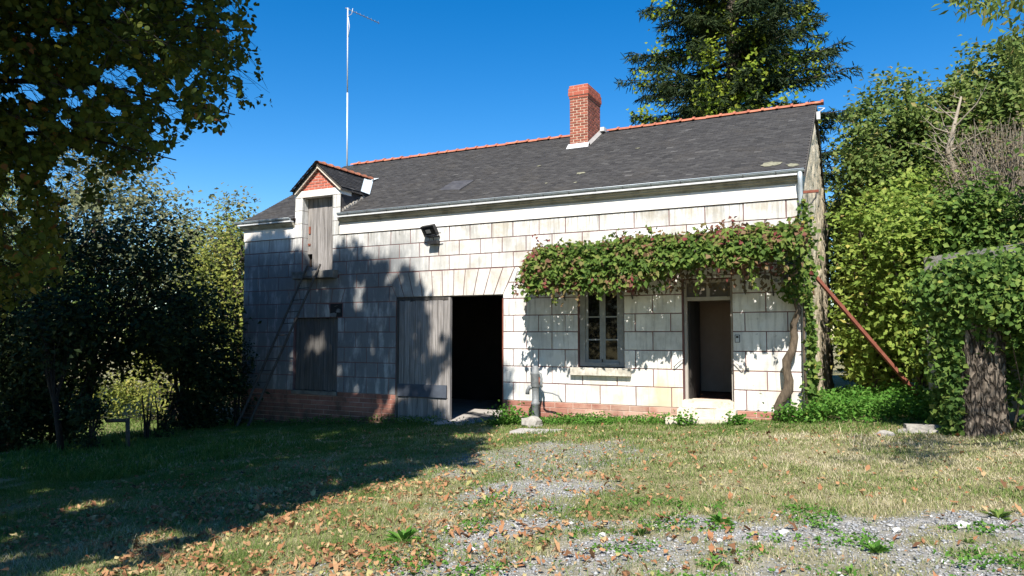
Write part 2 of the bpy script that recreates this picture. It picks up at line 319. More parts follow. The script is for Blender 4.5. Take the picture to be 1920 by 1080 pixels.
def groundmat():
    m = bpy.data.materials.new('ground_soil'); m.use_nodes = True; n = m.node_tree; N = n.nodes; Lk = n.links; b = N['Principled BSDF']; b.inputs['Roughness'].default_value = .95
    b.inputs['Specular IOR Level'].default_value = .1
    g = N.new('ShaderNodeNewGeometry'); a = N.new('ShaderNodeAttribute'); a.attribute_name = 'tint'
    def nz(s, d=8):
        t = N.new('ShaderNodeTexNoise'); t.inputs['Scale'].default_value = s; t.inputs['Detail'].default_value = d; t.inputs['Roughness'].default_value = .7; Lk.new(g.outputs['Position'], t.inputs['Vector']); return t.outputs['Fac']
    def rp(f, st):
        r = N.new('ShaderNodeValToRGB'); e = r.color_ramp.elements
        while len(e) < len(st): e.new(.5)
        for i, (p, c) in enumerate(st): e[i].position = p; e[i].color = (*c, 1)
        Lk.new(f, r.inputs[0]); return r.outputs[0]
    soil = rp(nz(2.5), [(.3, (.14, .145, .062)), (.5, (.255, .235, .125)), (.68, (.40, .345, .22))])
    fine = rp(nz(40), [(.35, (.35, .35, .35)), (.7, (1.5, 1.45, 1.35))])
    mu = N.new('ShaderNodeMix'); mu.data_type = 'RGBA'; mu.blend_type = 'MULTIPLY'; mu.inputs['Factor'].default_value = .8; Lk.new(soil, mu.inputs['A']); Lk.new(fine, mu.inputs['B'])
    vo = N.new('ShaderNodeTexVoronoi'); vo.inputs['Scale'].default_value = 32; Lk.new(g.outputs['Position'], vo.inputs['Vector'])
    gr = rp(vo.outputs['Color'], [(.2, (.20, .19, .165)), (.6, (.30, .29, .27)), (.9, (.42, .40, .37))])
    mx = N.new('ShaderNodeMix'); mx.data_type = 'RGBA'; Lk.new(a.outputs['Fac'], mx.inputs['Factor']); Lk.new(mu.outputs['Result'], mx.inputs['A']); Lk.new(gr, mx.inputs['B'])
    Lk.new(mx.outputs['Result'], b.inputs['Base Color'])
    bp = N.new('ShaderNodeBump'); bp.inputs['Strength'].default_value = .7; bp.inputs['Distance'].default_value = .03; Lk.new(nz(25), bp.inputs['Height']); Lk.new(bp.outputs[0], b.inputs['Normal'])
    return m
gr = npmesh('ground', V, F, groundmat(), tint=gmask, smooth=True); tag(gr, kind='structure')

# ================================================================== THE HOUSE
house = empty('stone_house', (-7.4, 0, 0))
tag(house, 'old white block-jointed stone cottage with slate roof, brick plinth and red chimney', 'house')
HP = house
ROWS = [4.60, 4.235, 3.88, 3.53, 3.17, 2.79, 2.40, 2.02, 1.625, 1.235, .86, .45]
XL = -14.8
OPEN = [(-12.635, -11.583, 3.66, 5.69), (-12.88, -11.366, .42, 2.40), (-9.49, -6.462, -1.2, 2.90), (-4.60, -3.55, 1.22, 3.02), (-2.295, -1.293, .45, 3.10)]
# wall core: painted joints recessed behind the stones
def core():
    cuts_x = sorted({XL+.004, -.004} | {v for o in OPEN for v in (o[0]-.004, o[1]+.004)} | {-12.9, -11.32})
    cuts_z = sorted({-1.3, .45, 4.60, 5.2} | {v for o in OPEN for v in (o[2]-.004, o[3]+.004)})
    mb = MB(); mbb = MB()
    for x0, x1 in zip(cuts_x[:-1], cuts_x[1:]):
        z0 = None
        for za, zb in zip(cuts_z[:-1], cuts_z[1:]):
            cx, cz = (x0+x1)/2, (za+zb)/2
            solid = not any(o[0]-.004 < cx < o[1]+.004 and o[2]-.004 < cz < o[3]+.004 for o in OPEN)
            if zb > 5.2 + 1e-6 and not (-12.9 <= cx <= -11.32): solid = False
            if not solid: continue
            (mbb if zb <= .4501 else mb).box((x0, .010, za), (x1, .45, zb))
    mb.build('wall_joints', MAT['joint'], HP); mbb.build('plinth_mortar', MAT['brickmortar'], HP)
core()
J = .0105
def stone(poly, m='stone', name='stone', y0=0., y1=.04):
    dy = random.uniform(-.002, .002); poly = [(x+random.gauss(0, .0018), z+random.gauss(0, .0018)) for x, z in poly]
    return MB().prism(poly, y0+dy, y1, .004).build(name, MAT[m], HP)
def rect(x0, x1, z0, z1): return [(x0+J, z0+J), (x1-J, z0+J), (x1-J, z1-J), (x0+J, z1-J)]
def span(a, b, joints, z0, z1, la=None, lb=None):
    """a row of blocks from a to b; la / lb give slanted ends as (x at top, x at bottom)"""
    js = sorted(j for j in joints if a+.05 < j < b-.05); e = [a]+js+[b]
    for i in range(len(e)-1):
        xl, xr = e[i], e[i+1]; tl = bl = xl+J; tr = br = xr-J
        if i == 0 and la: tl, bl = la[0]+J, la[1]+J
        if i == len(e)-2 and lb: tr, br = lb[0]-J, lb[1]-J
        stone([(bl, z0+J), (br, z0+J), (tr, z1-J), (tl, z1-J)])
LA = [-14.60, -13.85, -13.11]; LB = [-14.23, -13.47]
MA = [-11.13, -10.40, -9.70]; MBj = [-11.33, -10.76, -10.05]
RA = [-6.20, -5.56, -4.91, -4.10, -3.30, -2.54, -1.80, -1.05, -.25]; RB = [-5.87, -5.23, -4.50, -3.71, -2.92, -2.18, -1.42, -.65]
C1 = LA+[-11.10, -10.40, -9.68, -9.08, -8.52, -7.94, -7.36, -6.77, -6.21, -5.54, -4.89, -4.09, -3.3, -2.54, -1.8, -1.04, -.23]
C2 = LB+[-12.91, -11.33, -10.75, -10.05, -9.41, -8.81, -8.24, -7.66, -7.07, -6.49, -5.87, -5.22, -4.49, -3.7, -2.92, -2.18, -1.42, -.64]
aT, aB = 3.521, 2.895
ax = lambda z, s: (-9.80+(3.52-z)/(3.52-2.90)*.31) if s < 0 else (-6.16-(3.52-z)/(3.52-2.90)*.30)
for i in range(11):
    z1, z0 = ROWS[i], ROWS[i+1]; A = i % 2 == 0
    jl = LA if A else LB; jm = MA if A else MBj; jr = RA if A else RB
    if i == 0: span(XL, -12.635, C1, z0, z1); span(-11.583, 0, C1, z0, z1); continue
    if i == 1: span(XL, -12.635, C2, z0, z1); span(-11.583, 0, C2, z0, z1); continue
    if i == 2: span(XL, -12.635, LA, z0, z1); span(-11.583, 0, [-11.1, -10.39, -9.7, -9.09, -8.52, -7.94, -7.36, -6.78]+RA, z0, z1); continue
    if i == 3:
        span(XL, -12.86, LB, z0, z1); span(-11.34, ax(z0, -1), MBj[1:], z0, z1, lb=(ax(3.52, -1), ax(z0, -1)))
        span(ax(z0, 1), 0, RB, z0, z1, la=(ax(3.52, 1), ax(z0, 1))); continue
    if i == 4:
        span(XL, -13.01, LA[:2], z0, z1, lb=(-13.12, -13.01)); xb = ax(2.9, -1)
        span(-11.14, -9.71, [-10.41], z0, z1, la=(-11.13, -11.25))
        stone([(-9.71+J, z0+J), (-9.49-.002, z0+J), (-9.49-.002, 2.9), (ax(z1, -1)-J, z1-J), (-9.71+J, z1-J)])
        stone([(-6.462+.002, z0+J), (-6.2-J, z0+J), (-6.2-J, z1-J), (ax(z1, 1)+J, z1-J), (-6.462+.002, 2.9)])
        span(-6.2, -4.60, RA, z0, 3.17); span(-3.55, -2.295, RA, z0, z1); span(-1.293, 0, RA, z0, z1); continue
    if i == 5:
        span(XL, -13.02, [-14.27, -13.53], z0, z1); span(-11.20, -9.49, MBj[1:], z0, z1)
    else:
        span(XL, -12.88, jl, z0, z1); span(-11.366, -9.49, jm, z0, z1)
    if i <= 8: span(-6.462, -4.60, jr, z0, z1); span(-3.55, -2.295, jr, z0, z1)
    else: span(-6.462, -2.295, jr, z0, z1)
    span(-1.293, 0, jr, z0, z1)
# stones above the window and over the doorways
stone(rect(-4.60, -3.55, 3.02, 3.17)); 
stone(rect(-2.295, -1.293, 3.10, 3.17))
# flat arch over the barn doorway
tops = [-9.80, -9.46, -9.13, -8.81, -8.45, -8.14, -7.80, -7.48, -7.12, -6.79, -6.47, -6.16]; bots = [-9.49, -9.25, -8.98, -8.71, -8.40, -8.12, -7.82, -7.54, -7.26, -6.98, -6.71, -6.462]
for i in range(11):
    stone([(bots[i]+J, aB), (bots[i+1]-J, aB), (tops[i+1]-J, aT-J), (tops[i]+J, aT-J)], 'arch', 'arch_stone', y0=-.004)
MB().box((-9.49, .05, 2.897), (-6.462, .44, 2.93)).build('lintel_soffit', MAT['sill'], HP)
# flat arch and lintel over the small stable door
t = np.linspace(-13.12, -11.14, 6); b_ = np.linspace(-13.01, -11.25, 6)
for i in range(5): stone([(b_[i]+J, 2.79+J), (b_[i+1]-J, 2.79+J), (t[i+1]-J, 3.165-J), (t[i]+J, 3.165-J)], 'arch', 'arch_stone')
stone(rect(-13.02, -12.55, 2.40, 2.79), 'arch', 'lintel_stone'); stone(rect(-12.55, -12.1, 2.40, 2.79), 'arch', 'lintel_stone')
stone([(-12.1+J, 2.40+J), (-11.62, 2.42), (-11.68, 2.75), (-12.1+J, 2.79-J)], 'arch', 'lintel_stone')
# broken corner of the lintel: rough rubble in a hole
mb = MB(); rr = random.Random(3)
for k in range(9):
    x = rr.uniform(-11.6, -11.28); z = rr.uniform(2.46, 2.72); s = rr.uniform(.05, .10)
    mb.box((x-s, -.02+rr.uniform(0, .05), z-s*.6), (x+s, .12, z+s*.6), .03)
mb.build('broken_lintel_rubble', MAT['darkstone'], HP)
# patch below the loft sill and stone filling beside
stone(rect(-12.86, -12.1, 3.17, 3.46), 'arch'); stone(rect(-12.1, -11.34, 3.17, 3.46), 'arch')
# loft sill
o = MB().prism([(-12.80, 3.45), (-11.40, 3.45), (-11.37, 3.66), (-12.83, 3.66)], -.20, .3, .015).build('loft_sill', MAT['darkstone'], HP)
# brick plinth, laid brick by brick
def plinth(a, b, top, bot, seed):
    rr = random.Random(seed); z = top; k = 0; h = .118
    while z > bot:
        x = a-(rr.uniform(.1, .3) if k % 2 else 0); z0 = z-h
        while x < b:
            x1 = x+.43+rr.uniform(-.01, .01); xa, xb = max(x, a), min(x1, b)
            if xb-xa > .05:
                MB().prism([(xa+.006, z0+.006), (xb-.006, z0+.006), (xb-.006, z-.006), (xa+.006, z-.006)], rr.uniform(-.002, .003), .04, .004).build('brick', MAT['brick'], HP)
            x = x1
        z = z0; k += 1
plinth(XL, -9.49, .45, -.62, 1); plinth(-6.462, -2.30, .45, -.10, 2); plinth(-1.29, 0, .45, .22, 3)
bx('stable_threshold', (-12.9, -.03, .36), (-11.36, .2, .455), MAT['darkstone'], HP, .008)
# frieze, cornice, fascia
for x0, x1 in ((XL, -12.9), (-11.32, 0)):
    n = max(1, int((x1-x0)/2.3)); e = np.linspace(x0, x1, n+1)
    for a, b in zip(e[:-1], e[1:]): MB().prism([(a+.001, 4.606), (b-.001, 4.606), (b-.001, 4.90), (a+.001, 4.90)], -.028, .04, .003).build('frieze_block', MAT['frieze'], HP)
    l = .10 if x0 == XL else 0; r_ = 0
    prof = [(0, 4.90), (-.045, 4.90), (-.05, 4.925), (-.065, 4.945), (-.095, 4.96), (-.10, 4.985), (-.12, 4.995), (-.13, 5.018), (.2, 5.018)]
    mb = MB(); V = []
    for (y, z) in prof: V += [(x0-(l if y < 0 else 0)*(-y/.13), y, z), (x1+r_, y, z)]
    Fq = [(2*i, 2*i+1, 2*i+3, 2*i+2) for i in range(len(prof)-1)]
    mb.add(V, Fq); mb.add([V[2*i] for i in range(len(prof))], [tuple(range(len(prof)))]); mb.add([V[2*i+1] for i in range(len(prof))], [tuple(range(len(prof)-1, -1, -1))])
    mb.build('cornice', MAT['cornice'], HP)
    bx('fascia_board', (x0-l, -.185, 5.034), (x1-.0, -.05, 5.070), MAT['fascia'], HP)
# other walls
bx('gable_wall', (-.42, .46, -.4), (-.002, 8.6, 5.15), MAT['plaster'], HP)
bx('gable_wall', (XL+.003, .46, -1.3), (XL+.45, 8.6, 5.15), MAT['plaster'], HP)
bx('rear_wall', (XL+.46, 8.2, -1.3), (-.43, 8.6, 5.15), MAT['plaster'], HP)
RM, RZ0, RY0, RY1 = .583, 5.12, -.14, 4.30
roofz = lambda y: RZ0+RM*(y-RY0)
RZ = roofz(RY1)
for x0, x1 in ((-.40, -.003), (XL+.004, XL+.4)):
    P = [(.02, 5.14), (8.58, 5.14), (RY1, RZ-.10)]
    V = [(x0, y, z) for y, z in P]+[(x1, y, z) for y, z in P]
    MB().add(V, [(0, 2, 1), (3, 4, 5), (0, 1, 4, 3), (1, 2, 5, 4), (2, 0, 3, 5)]).build('gable_peak', MAT['plaster'], HP)
# rough rubble-and-render face of the gable, uneven enough to catch the grazing sun
def gable_face():
    ny, nz_ = 150, 84; ys_ = np.linspace(.02, 8.58, ny); zs_ = np.linspace(.05, 7.62, nz_); V = []; F = []
    Yg, Zg = np.meshgrid(ys_, zs_); top_ = np.where(Yg < RY1, roofz(Yg), roofz(2*RY1-Yg))-.07; Zg = np.minimum(Zg, top_)
    Xg = .02+.03*Yg*.5+.055*(vnoise(Yg, Zg, .30, 61)-.5)+.06*(vnoise(Yg, Zg, .13, 62)-.5)+.03*(vnoise(Yg, Zg, .9, 63)-.5)+.05*np.exp(-Zg/.8)
    V = np.stack([Xg, Yg, Zg], -1).reshape(-1, 3); i = (np.arange(ny-1)[None, :]+np.arange(nz_-1)[:, None]*ny).ravel()
    npmesh('gable_face', V, np.stack([i, i+1, i+1+ny, i+ny], -1), MAT['plaster'], HP)
gable_face()
# interior
bx('barn_floor', (-14.3, .462, -.35), (-5.6, 8.1, -.085), MAT['concrete'], HP)
bx('barn_threshold', (-9.40, .012, -.40), (-6.47, .46, -.092), MAT['concrete'], HP)
bx('barn_apron', (-8.0, -.62, -.40), (-6.50, .010, -.10), MAT['concrete'], HP, .012)
bx('room_floor', (-5.3, .46, .3), (-.45, 8.1, .60), MAT['tilefloor'], HP)
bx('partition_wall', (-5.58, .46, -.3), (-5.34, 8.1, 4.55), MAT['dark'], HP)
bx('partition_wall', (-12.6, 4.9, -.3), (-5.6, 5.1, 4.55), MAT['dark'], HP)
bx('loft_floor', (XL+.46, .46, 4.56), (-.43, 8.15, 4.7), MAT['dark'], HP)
bx('inner_wall', (-5.3, 2.6, .61), (-.45, 2.75, 4.5), MAT['inside'], HP)
bx('inner_wall', (-2.62, .46, .61), (-2.52, 2.59, 4.5), MAT['dark'], HP)
d = bx('inner_door', (-2.45, 2.50, .62), (-1.30, 2.56, 2.9), MAT['innerdoor'], HP)
for za, zb in ((.75, 1.35), (1.5, 2.7)):
    for xa, xb in ((-2.35, -1.95), (-1.85, -1.4)): bx('door_panel', (xa, 2.485, za), (xb, 2.505, zb), MAT['innerdoor'], d)

# roof ----------------------------------------------------------------
def slates(name, origin, ux, us, W_, Ls, keep=None, wid=.18, exp=.095, seed=1, parent=HP, m='slate'):
    """overlapping slates on a plane: origin + a*ux + b*us (b up the slope)"""
    rg = np.random.default_rng(seed); ux = np.array(ux, float); us = unit(np.array(us, float)); nrm = np.cross(ux, us); o = np.array(origin, float)
    Vs = []; T = []; rows = int(Ls/exp)+1
    for r in range(rows):
        b0 = r*exp; b1 = min(b0+exp*1.25, Ls); a = -(wid/2 if r % 2 else 0)
        while a < W_:
            wd = wid; a0 = max(a+.002, 0); a1 = min(a+wd-.002, W_)
            if a1-a0 > .03 and (keep is None or keep(*(o+ux*(a0+a1)/2+us*(b0+.05)))):
                j = rg.uniform(-.006, .006); h = .010+rg.uniform(0, .005); tl = rg.uniform(-.002, .003)
                c = [o+ux*a0+us*(b0+j)+nrm*(h+tl), o+ux*a1+us*(b0+j+rg.uniform(-.003, .003))+nrm*(h-tl), o+ux*a1+us*b1, o+ux*a0+us*b1]
                c += [c[0]-nrm*.009, c[1]-nrm*.009]
                Vs.append(np.array(c)); t_ = np.clip(rg.normal(.46, .17), 0, 1)
                if rg.random() < .006: t_ = .95
                T.append(np.full(6, t_))
            a += wd
    Vs = np.array(Vs); n = len(Vs); base = np.arange(n)[:, None]*6
    F = np.concatenate([base+np.array([0, 1, 2, 3]), base+np.array([4, 5, 1, 0])])
    o_ = npmesh(name, Vs.reshape(-1, 3), F, MAT[m], parent, tint=np.concatenate(T)); tag(o_, kind='stuff'); return o_
roof = empty('roof', (0, 0, 0), HP); roof.location = (7.4, 0, 0)
X0, X1 = XL-.03, .14
up_f = np.array([0, 1, RM]); LS = math.hypot(RY1-RY0, RM*(RY1-RY0))
inside_dormer = lambda x, y, z: not (-12.93 < x < -11.29 and y < 1.6-abs(x+12.1)*.9)
slates('front_slates', (X0, RY0, RZ0), (1, 0, 0), up_f, X1-X0, LS, keep=inside_dormer, seed=4, parent=roof)
slates('rear_slates', (X1, 2*RY1-RY0, RZ0), (-1, 0, 0), (0, -1, RM), X1-X0, LS, seed=5, wid=.45, exp=.23, parent=roof)
def slab(x0, x1, y0, y1, f, th, name, m):
    V = [(x0, y0, f(y0)), (x1, y0, f(y0)), (x1, y1, f(y1)), (x0, y1, f(y1))]; V += [(x, y, z-th) for x, y, z in V]
    return MB().add(V, [(0,1,2,3),(7,6,5,4),(0,4,5,1),(1,5,6,2),(2,6,7,3),(3,7,4,0)]).build(name, MAT[m], roof)
fr = lambda y: roofz(y)-.006
bk = lambda y: roofz(2*RY1-y)-.006
slab(X0+.01, -12.92, RY0+.01, RY1, fr, .06, 'roof_boarding', 'darkwood'); slab(-11.30, X1-.01, RY0+.01, RY1, fr, .06, 'roof_boarding', 'darkwood')
slab(-12.915, -11.305, 1.55, RY1, fr, .06, 'roof_boarding', 'darkwood'); slab(X0+.01, X1-.01, RY1+.001, 2*RY1-RY0, bk, .06, 'roof_boarding', 'darkwood')
slab(X1-.03, X1+.012, RY0, RY1, lambda y: roofz(y)-.012, .10, 'verge_board', 'darkwood'); slab(X1-.03, X1+.012, RY1+.001, 2*RY1-RY0, lambda y: roofz(2*RY1-y)-.012, .10, 'verge_board', 'darkwood')
# ridge tiles
def ridge_tile_mesh(name, L, r=.10):
    V = []; n = 7; secs = [(0, r*1.0), (L*.82, r*1.0), (L*.83, r*1.28), (L*.98, r*1.30), (L, r*1.02)]
    for x, rr_ in secs:
        for k in range(n):
            a = math.pi*(.04+.92*k/(n-1)); V.append((x, math.cos(a)*rr_*1.15, math.sin(a)*rr_-.035))
    F = [(i*n+k, i*n+k+1, (i+1)*n+k+1, (i+1)*n+k) for i in range(len(secs)-1) for k in range(n-1)]
    me = bpy.data.meshes.new(name); me.from_pydata(V, [], F); me.update(); return me
tm = ridge_tile_mesh('ridge_tile', .36, .088); tm.materials.append(MAT['tile'])
x = X0+.35; rr = random.Random(2)
while x < X1-.1:
    if not (-6.2 < x+.18 < -5.35): link('ridge_tile', tm, None, roof, loc=(x, RY1+rr.uniform(-.006, .006), RZ+.015+rr.uniform(-.006, .006)), rot=(rr.uniform(-.04, .04), rr.uniform(-.02, .02), rr.uniform(-.02, .02)))
    x += .352
for (lx, ly, s) in ((-.55, .32, .20), (-4.9, 1.0, .10), (-3.9, 2.4, .05), (-6.4, 1.9, .05), (-5.6, .55, .04), (-4.8, .4, .04), (-.1, .15, .12)):
    n = 17; V = [(lx, ly, roofz(ly)+.024)]+[(lx+s*1.4*math.cos(a)*rr.uniform(.45, 1.0), ly+s*math.sin(a)*rr.uniform(.4, .9), 0) for a in np.linspace(0, 2*math.pi, n, endpoint=False)]
    V = [V[0]]+[(a, b, roofz(b)+.022) for a, b, c in V[1:]]
    MB().add(V, [(0, 1+i, 1+(i+1) % n) for i in range(n)]).build('lichen_patch', MAT['lichen'], roof)
# slipped slate / small roof hatch
def onroof(x, y, h): return (x, y, roofz(y)+h)
V = [onroof(-8.75, .78, .05), onroof(-8.05, .66, .05), onroof(-7.98, 1.30, .04), onroof(-8.68, 1.40, .04)]; V += [(x, y, z-.05) for x, y, z in V]
MB().add(V, [(0,1,2,3),(0,4,5,1),(1,5,6,2),(2,6,7,3),(3,7,4,0)]).build('roof_hatch', MAT['slateside'], roof)
# gutters
def gutter(x0, x1, y, z, r=.062):
    n = 9; V = []; F = []
    ang = np.linspace(math.pi, 2*math.pi, n)
    for x in (x0, x1):
        for a in ang: V.append((x, y+math.cos(a)*r, z+math.sin(a)*r))
        for a in ang[::-1]: V.append((x, y+math.cos(a)*(r-.006), z+math.sin(a)*(r-.006)))
    k = 2*n
    F = [(i, (i+1) % k, (i+1) % k+k, i+k) for i in range(k)]
    mb = MB().add(V, F, True); 
    mb.tube([(x0, y-r, z+.002), (x1, y-r, z+.002)], .009, 6)
    for x in (x0+.003, x1-.003): mb.add([(x, y+math.cos(a)*r*.98, z+math.sin(a)*r*.98) for a in ang], [tuple(range(n))])
    g = mb.build('gutter', MAT['zinc'], HP)
    x = x0+.35
    while x < x1-.1:
        m2 = MB(); rb = r+.005; prev = None; V = []
        for xx in (x-.012, x+.012):
            for a in np.linspace(math.pi-.2, 2*math.pi, 9): V.append((xx, y+math.cos(a)*rb, z+math.sin(a)*rb))
        m2.add(V, [(i, i+1, i+10, i+9) for i in range(8)]).build('gutter_bracket', MAT['castiron'], g); x += .62
gutter(-15.0, -12.93, -.165, 5.138, .056); gutter(-11.27, .13, -.165, 5.138, .056)
mb = MB(); mb.tube([(.05, -.165, 5.09), (.05, -.165, 4.95), (.05, -.13, 4.82), (.05, -.09, 4.6), (.05, -.09, .5)], .045, 10); dp = mb.build('downpipe', MAT['zinc'], HP)
for z in (4.3, 3.0, 1.7): MB().tube([(.05, -.09, z-.015), (.05, -.09, z+.015)], .052, 10).build('pipe_collar', MAT['castiron'], dp)
MB().tube([(.17, .14, .35), (.165, .13, 1.4), (.16, .13, 1.75)], .028, 8).build('drain_pipe', MAT['greenpipe'], HP)
# iron bracket and little white box at the gable
bx('iron_bracket', (.05, .12, 4.72), (.36, .17, 4.77), MAT['rust'], HP)
MB().tube([(.34, .14, 4.74), (.30, .14, 4.62), (.22, .10, 4.50), (.12, .05, 4.42)], .014, 6).build('bracket_cable', MAT['blackmetal'], HP)
bx('junction_box', (.155, 3.95, 7.23), (.24, 4.05, 7.42), MAT['plastic'], HP)
MB().tube([(.2, 4.0, 7.40), (.34, 4.0, 7.50), (.20, 4.0, 7.52)], .02, 6).build('box_arm', MAT['plastic'], HP)

# chimney ---------------------------------------------------------------
ch = empty('chimney', (0, 0, 0), HP); ch.location = (7.4, 0, 0)
cx0, cx1, cy0, cy1 = -6.05, -5.52, 3.20, 4.22
bx('chimney_core', (cx0+.008, cy0+.008, 6.7), (cx1-.008, cy1-.008, 8.79), MAT['chimmortar'], ch)
def brickmesh(L, h=.057, d=.10):
    return MB().prism([(-L/2, -h/2), (L/2, -h/2), (L/2, h/2), (-L/2, h/2)], 0, d, .003).mesh('brick')
bm = {}
def cbrick(L, loc, rz, m='chimbrick', h=.057):
    k = (round(L, 3), m, h)
    if k not in bm: bm[k] = brickmesh(L, h); bm[k].materials.append(MAT[m])
    link('brick', bm[k], None, ch, loc=loc, rot=(0, 0, rz))
z = 7.0; k = 0; rr = random.Random(4)
while z < 8.44:
    zc = z+.031
    for side, (a, b) in (('f', (cx0, cx1)), ('r', (cy0, cy1)), ('l', (cy0, cy1))):
        u = a+.001; first = True
        while u < b-.03:
            L = .21
            if first: L = .105 if (k+(side != 'f')) % 2 else .21
            first = False; L = min(L, b-u)
            if L > .04:
                c = u+L/2
                if side == 'f': cbrick(L-.018, (c, cy0, zc), 0)
                else:
                    if zc > roofz(c)-.05: cbrick(L-.018, (cx1 if side == 'r' else cx0, c, zc), math.pi/2 if side == 'r' else -math.pi/2)
            u += L
    z += .0735; k += 1
for i, (z, e, hh) in enumerate(((8.475, .014, .075), (8.56, .034, .10), (8.665, .030, .085), (8.755, .010, .07))):
    a, b, c, d = cx0-e, cx1+e, cy0-e, cy1+e
    bx('cap_bed', (a+.006, c+.006, z-hh/2-.006), (b-.006, d-.006, z+hh/2+.006), MAT['chimmortar'], ch)
    for n, (p, q, s) in enumerate(((a, b, 'f'), (c, d, 'r'), (c, d, 'l'))):
        m_ = 2 if s == 'f' else 4; e2 = np.linspace(p, q, m_+1) if i % 2 == 0 else np.concatenate([[p], np.linspace(p, q, m_+1)[:-1]+(q-p)/m_/2, [q]])
        for u, v in zip(e2[:-1], e2[1:]):
            L = v-u-.010; mc = (u+v)/2
            if s == 'f': cbrick(L, (mc, c, z), 0, 'capbrick', hh)
            else: cbrick(L, (b if s == 'r' else a, mc, z), math.pi/2 if s == 'r' else -math.pi/2, 'capbrick', hh)
bx('flue_top', (cx0+.12, cy0+.2, 8.77), (cx1-.12, cy1-.2, 8.81), MAT['dark'], ch)
def flash(p):
    V = [onroof(*q) for q in p]; return V
f0 = roofz(cy0)
V = [(cx0-.04, cy0-.012, f0+.10), (cx1+.03, cy0-.012, f0+.10), (cx1+.05, cy0-.13, roofz(cy0-.13)+.02), (cx0-.06, cy0-.13, roofz(cy0-.13)+.02)]
V2 = [(x, y+.006, z-.006) for x, y, z in V]
MB().add(V+V2, [(3, 2, 1, 0), (4, 5, 6, 7), (3, 7, 6, 2), (0, 3, 7, 4), (2, 1, 5, 6)]).build('lead_flashing', MAT['plastic'], ch)
V = [(cx1+.012, cy0, roofz(cy0)+.03), (cx1+.012, cy1, roofz(cy1)+.03), (cx1+.012, cy1, roofz(cy1)+.13), (cx1+.012, cy0, roofz(cy0)+.12), (cx1+.07, cy0, roofz(cy0)+.02), (cx1+.07, cy1, roofz(cy1)+.02)]
MB().add(V, [(0, 1, 2, 3), (3, 2, 5, 4)]).build('side_mortar_fillet', MAT['concrete'], ch)
bx('ridge_flashing', (cx1+.04, cy1-.15, RZ-.02), (cx1+.16, cy1+.1, RZ+.09), MAT['plastic'], ch)

# dormer ----------------------------------------------------------------
dm = empty('dormer', (0, 0, 0), HP); dm.location = (7.4, 0, 0)
DC, DE, DRZ, DEZ = -12.07, .85, 6.58, 5.86
def dpr(poly, m, name, y0=-.006, y1=.05): return MB().prism(poly, y0, y1, .004).build(name, MAT[m], dm)
hs = [4.60, 4.98, 5.34, 5.69]
for a, b in zip(hs[:-1], hs[1:]):
    dpr([(-12.90, a+.006), (-12.637, a+.006), (-12.637, b-.006), (-12.90, b-.006)], 'stone', 'jamb_stone', -.012, .3)
    dpr([(-11.581, a+.006), (-11.32, a+.006), (-11.32, b-.006), (-11.581, b-.006)], 'stone', 'jamb_stone', -.012, .3)
for a, b in zip(ROWS[1:4], ROWS[0:3]):      # reveal stones below the jambs
    bx('reveal_stone', (-12.66, .045, a+.006), (-12.632, .3, b-.006), MAT['stone'], dm); bx('reveal_stone', (-11.586, .045, a+.006), (-11.56, .3, b-.006), MAT['stone'], dm)
dpr([(-12.93, 5.695), (-11.29, 5.695), (-11.29, 5.875), (-12.93, 5.875)], 'frieze', 'lintel', -.02, .4)
MB().prism([(-12.83, 5.88), (-11.31, 5.88), (DC, 6.50)], .012, .3, 0).build('gable_mortar', MAT['gabmortar'], dm)
k = 0; z = 5.885; rr = random.Random(8)
while z < 6.40:
    hw = (6.48-(z+.06))/(6.48-5.88)*.74; x = DC-.8+(.11 if k % 2 else 0)
    while x < DC+.8:
        xa, xb = max(x+.008, DC-hw), min(x+.215-.008, DC+hw)
        if xb-xa > .04: MB().prism([(xa, z+.006), (xb, z+.006), (xb, z+.066), (xa, z+.066)], rr.uniform(-.002, .003), .03, .003).build('brick', MAT['gabrick'], dm)
        x += .215
    z += .078; k += 1
sl_ = (DRZ-DEZ)/DE
dz = lambda x: DRZ-abs(x-DC)*sl_
YF = -.10
